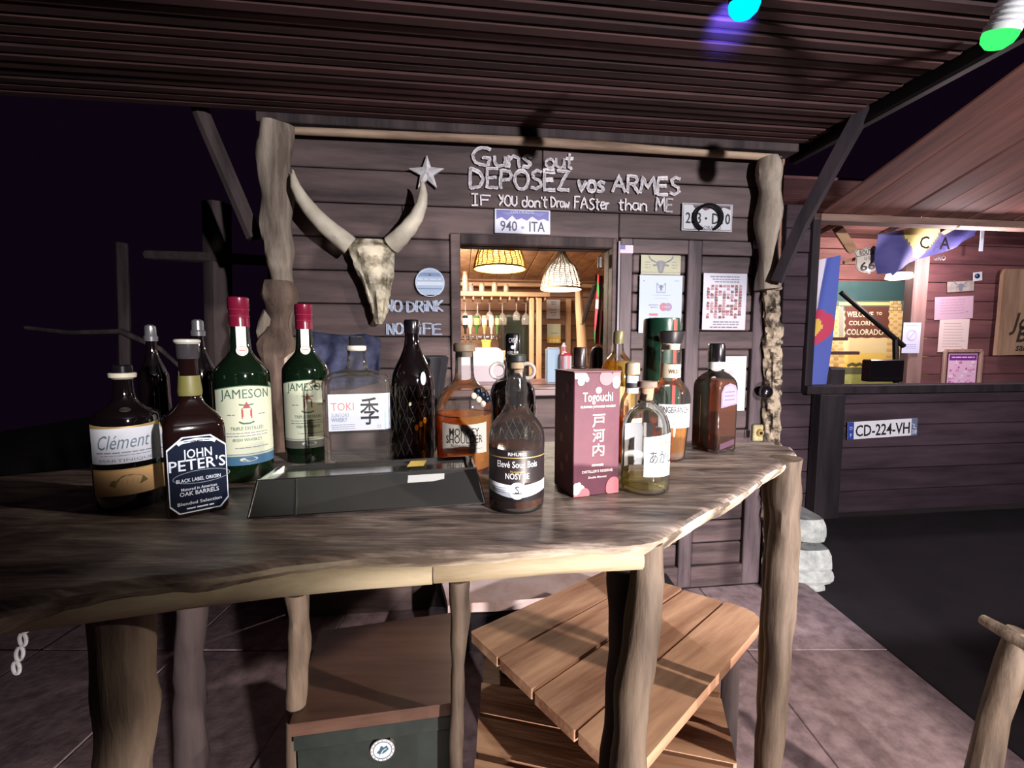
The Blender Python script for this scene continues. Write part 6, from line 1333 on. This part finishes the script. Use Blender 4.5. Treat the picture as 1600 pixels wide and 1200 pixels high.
# 18 dark bottles at the back left -----------------------------------------------
for lab, px, py, yt, hw in (('dark bottle with silvery neck, left of the two behind the square bottle', 250, 738, 508, 26), ('dark bottle with silvery neck, right of the two behind the square bottle', 322, 733, 500, 27)):
    t, r, z = bot('dark_bottle', lab, px, py, 0, grp='two dark bottles at the back left')
    h = z(yt); R_ = r(hw); pf = smoothprof([(R_ * .9, 0), (R_, .01), (R_, h * .60), (R_ * .85, h * .70), (R_ * .42, h * .80), (R_ * .34, h * .90), (R_ * .34, h * .95)], 3); shell(t, pf, M['darkglass'], top=True)
    MB().lathe([(R_ * .44, h * .90), (R_ * .46, h * .93), (R_ * .38, h * .94), (R_ * .36, h), (R_ * .2, h * 1.01)], 20).build('silver_cap', pbr('dull_silver', (.28, .28, .30), .25, .7), t)
# steel tray --------------------------------------------------------------------
t = thing('steel_tray', 'mirror-polished steel tray box with sloping sides in front of the clear flask', 'tray', (0, 0, 0))
A = onz(387, 813, BZ); B = onz(758, 789, BZ); zt_ = BZ + .047; a2 = onz(402, 751, zt_); b2 = onz(744, 731, zt_); c2 = onz(737, 713, zt_); d2_ = onz(434, 729, zt_)
nrm = Vector((-(B - A).y, (B - A).x, 0)).normalized(); D_ = A + nrm * .155 + (B - A) * .10; C_ = B + nrm * .155 - (B - A) * .02
def ins(P4, k, z_):
    c = sum(P4, Vector()) / 4; return [Vector((c.x + (p.x - c.x) * k, c.y + (p.y - c.y) * k, z_)) for p in P4]
bot4 = [Vector((p.x, p.y, BZ + .003)) for p in (A, B, C_, D_)]; top4 = [a2, b2, c2, d2_]
rim_ = ins(top4, .975, zt_ + .0015); well = ins(top4, .93, zt_ + .0015); wb = ins(top4, .90, zt_ - .004)
mb = MB(); mb.loft([bot4, top4, rim_, well, wb], 0, True, True, False); mb.build('tray_body', pbr('mirror_steel', (.36, .40, .36), .13, .95, c2=(.58, .56, .52), sc=3, bump=.05), t)
mb = MB(); 
for p, q in ((bot4[0], bot4[1]), (top4[0], top4[1]), (bot4[1], top4[1]), (bot4[0], top4[0])): mb.tube([p, q], .0014, 6)
mb.build('folded_edge', M['chrome'], t)
p = onz(452, 800, BZ); mb = MB(); P = [bot4[0].lerp(bot4[1], .19), top4[0].lerp(top4[1], .165)]; mb.tube([v + Vector((0, -.0008, 0)) for v in P], .0010, 6); mb.build('corner_seam', M['chrome'], t)
lb_ = MB(); e0 = ins(top4, .9, zt_ + .0022); p0 = e0[3].lerp(e0[2], .62).lerp(e0[0].lerp(e0[1], .62), .1); 
u_ = (b2 - a2).normalized(); v_ = (d2_ - a2); v_ = (v_ - u_ * v_.dot(u_)).normalized(); o_ = a2.lerp(b2, .66) + v_ * .022
lb_.add([o_ + Vector((0, 0, .002)), o_ + u_ * .026 + Vector((0, 0, .002)), o_ + u_ * .032 + v_ * .035 + Vector((0, 0, .002)), o_ + u_ * .006 + v_ * .035 + Vector((0, 0, .002))], [(0, 1, 2, 3)]); lb_.build('yellow_reflection', pbr('reflection_yellow', (.85, .60, .12), .5), t)  # reflection of the lit hut painted as a flat yellow patch on the tray top
o_ = a2.lerp(b2, .67); fn = (bot4[0] - a2); lb_ = MB(); q0 = o_ + fn * .10 + Vector((0, -.0012, 0)); q1 = q0 + u_ * .055; q2 = q1 + fn * .22; q3 = q0 + fn * .22
lb_.add([q0, q1, q2, q3], [(0, 3, 2, 1)]); lb_.build('pale_patch', pbr('pale_patch_grey', (.55, .56, .52), .5), t)  # plain pale grey quad on the tray front
SUB = {'capsule_ridge': 'red_capsule', 'neck_lettering': 'neck_band', 'cap_print': 'black_cap', 'liquid_line': 'liquid', 'folded_edge': 'tray_body', 'corner_seam': 'tray_body', 'yellow_reflection': 'tray_body', 'pale_patch': 'tray_body', 'cap_rim': 'cap', 'rim': 'woven_shade', 'shade_liner': 'woven_shade', 'front_lettering': 'carton_body', 'blossoms': 'carton_body', 'red_stripe': 'canister_body', 'seam_line': 'glass_body', 'net_sleeve': 'glass_body', 'blue_mark': 'glass_body', 'olive_mark': 'glass_body', 'ochre_mark': 'glass_body', 'thick_base': 'glass_body', 'lip': 'glass_body'}
for o in list(bpy.data.objects):
    if o.parent is None: continue
    want = SUB.get(o.name.split('.')[0])
    if want:
        for s_ in o.parent.children:
            if s_.name.split('.')[0] == want and s_ is not o: o.parent = s_; break
for o in bpy.data.objects:
    if o.parent is None and o.type in ('MESH', 'EMPTY') and 'category' not in o and o.get('kind') != 'structure': print('UNTAGGED', o.name)
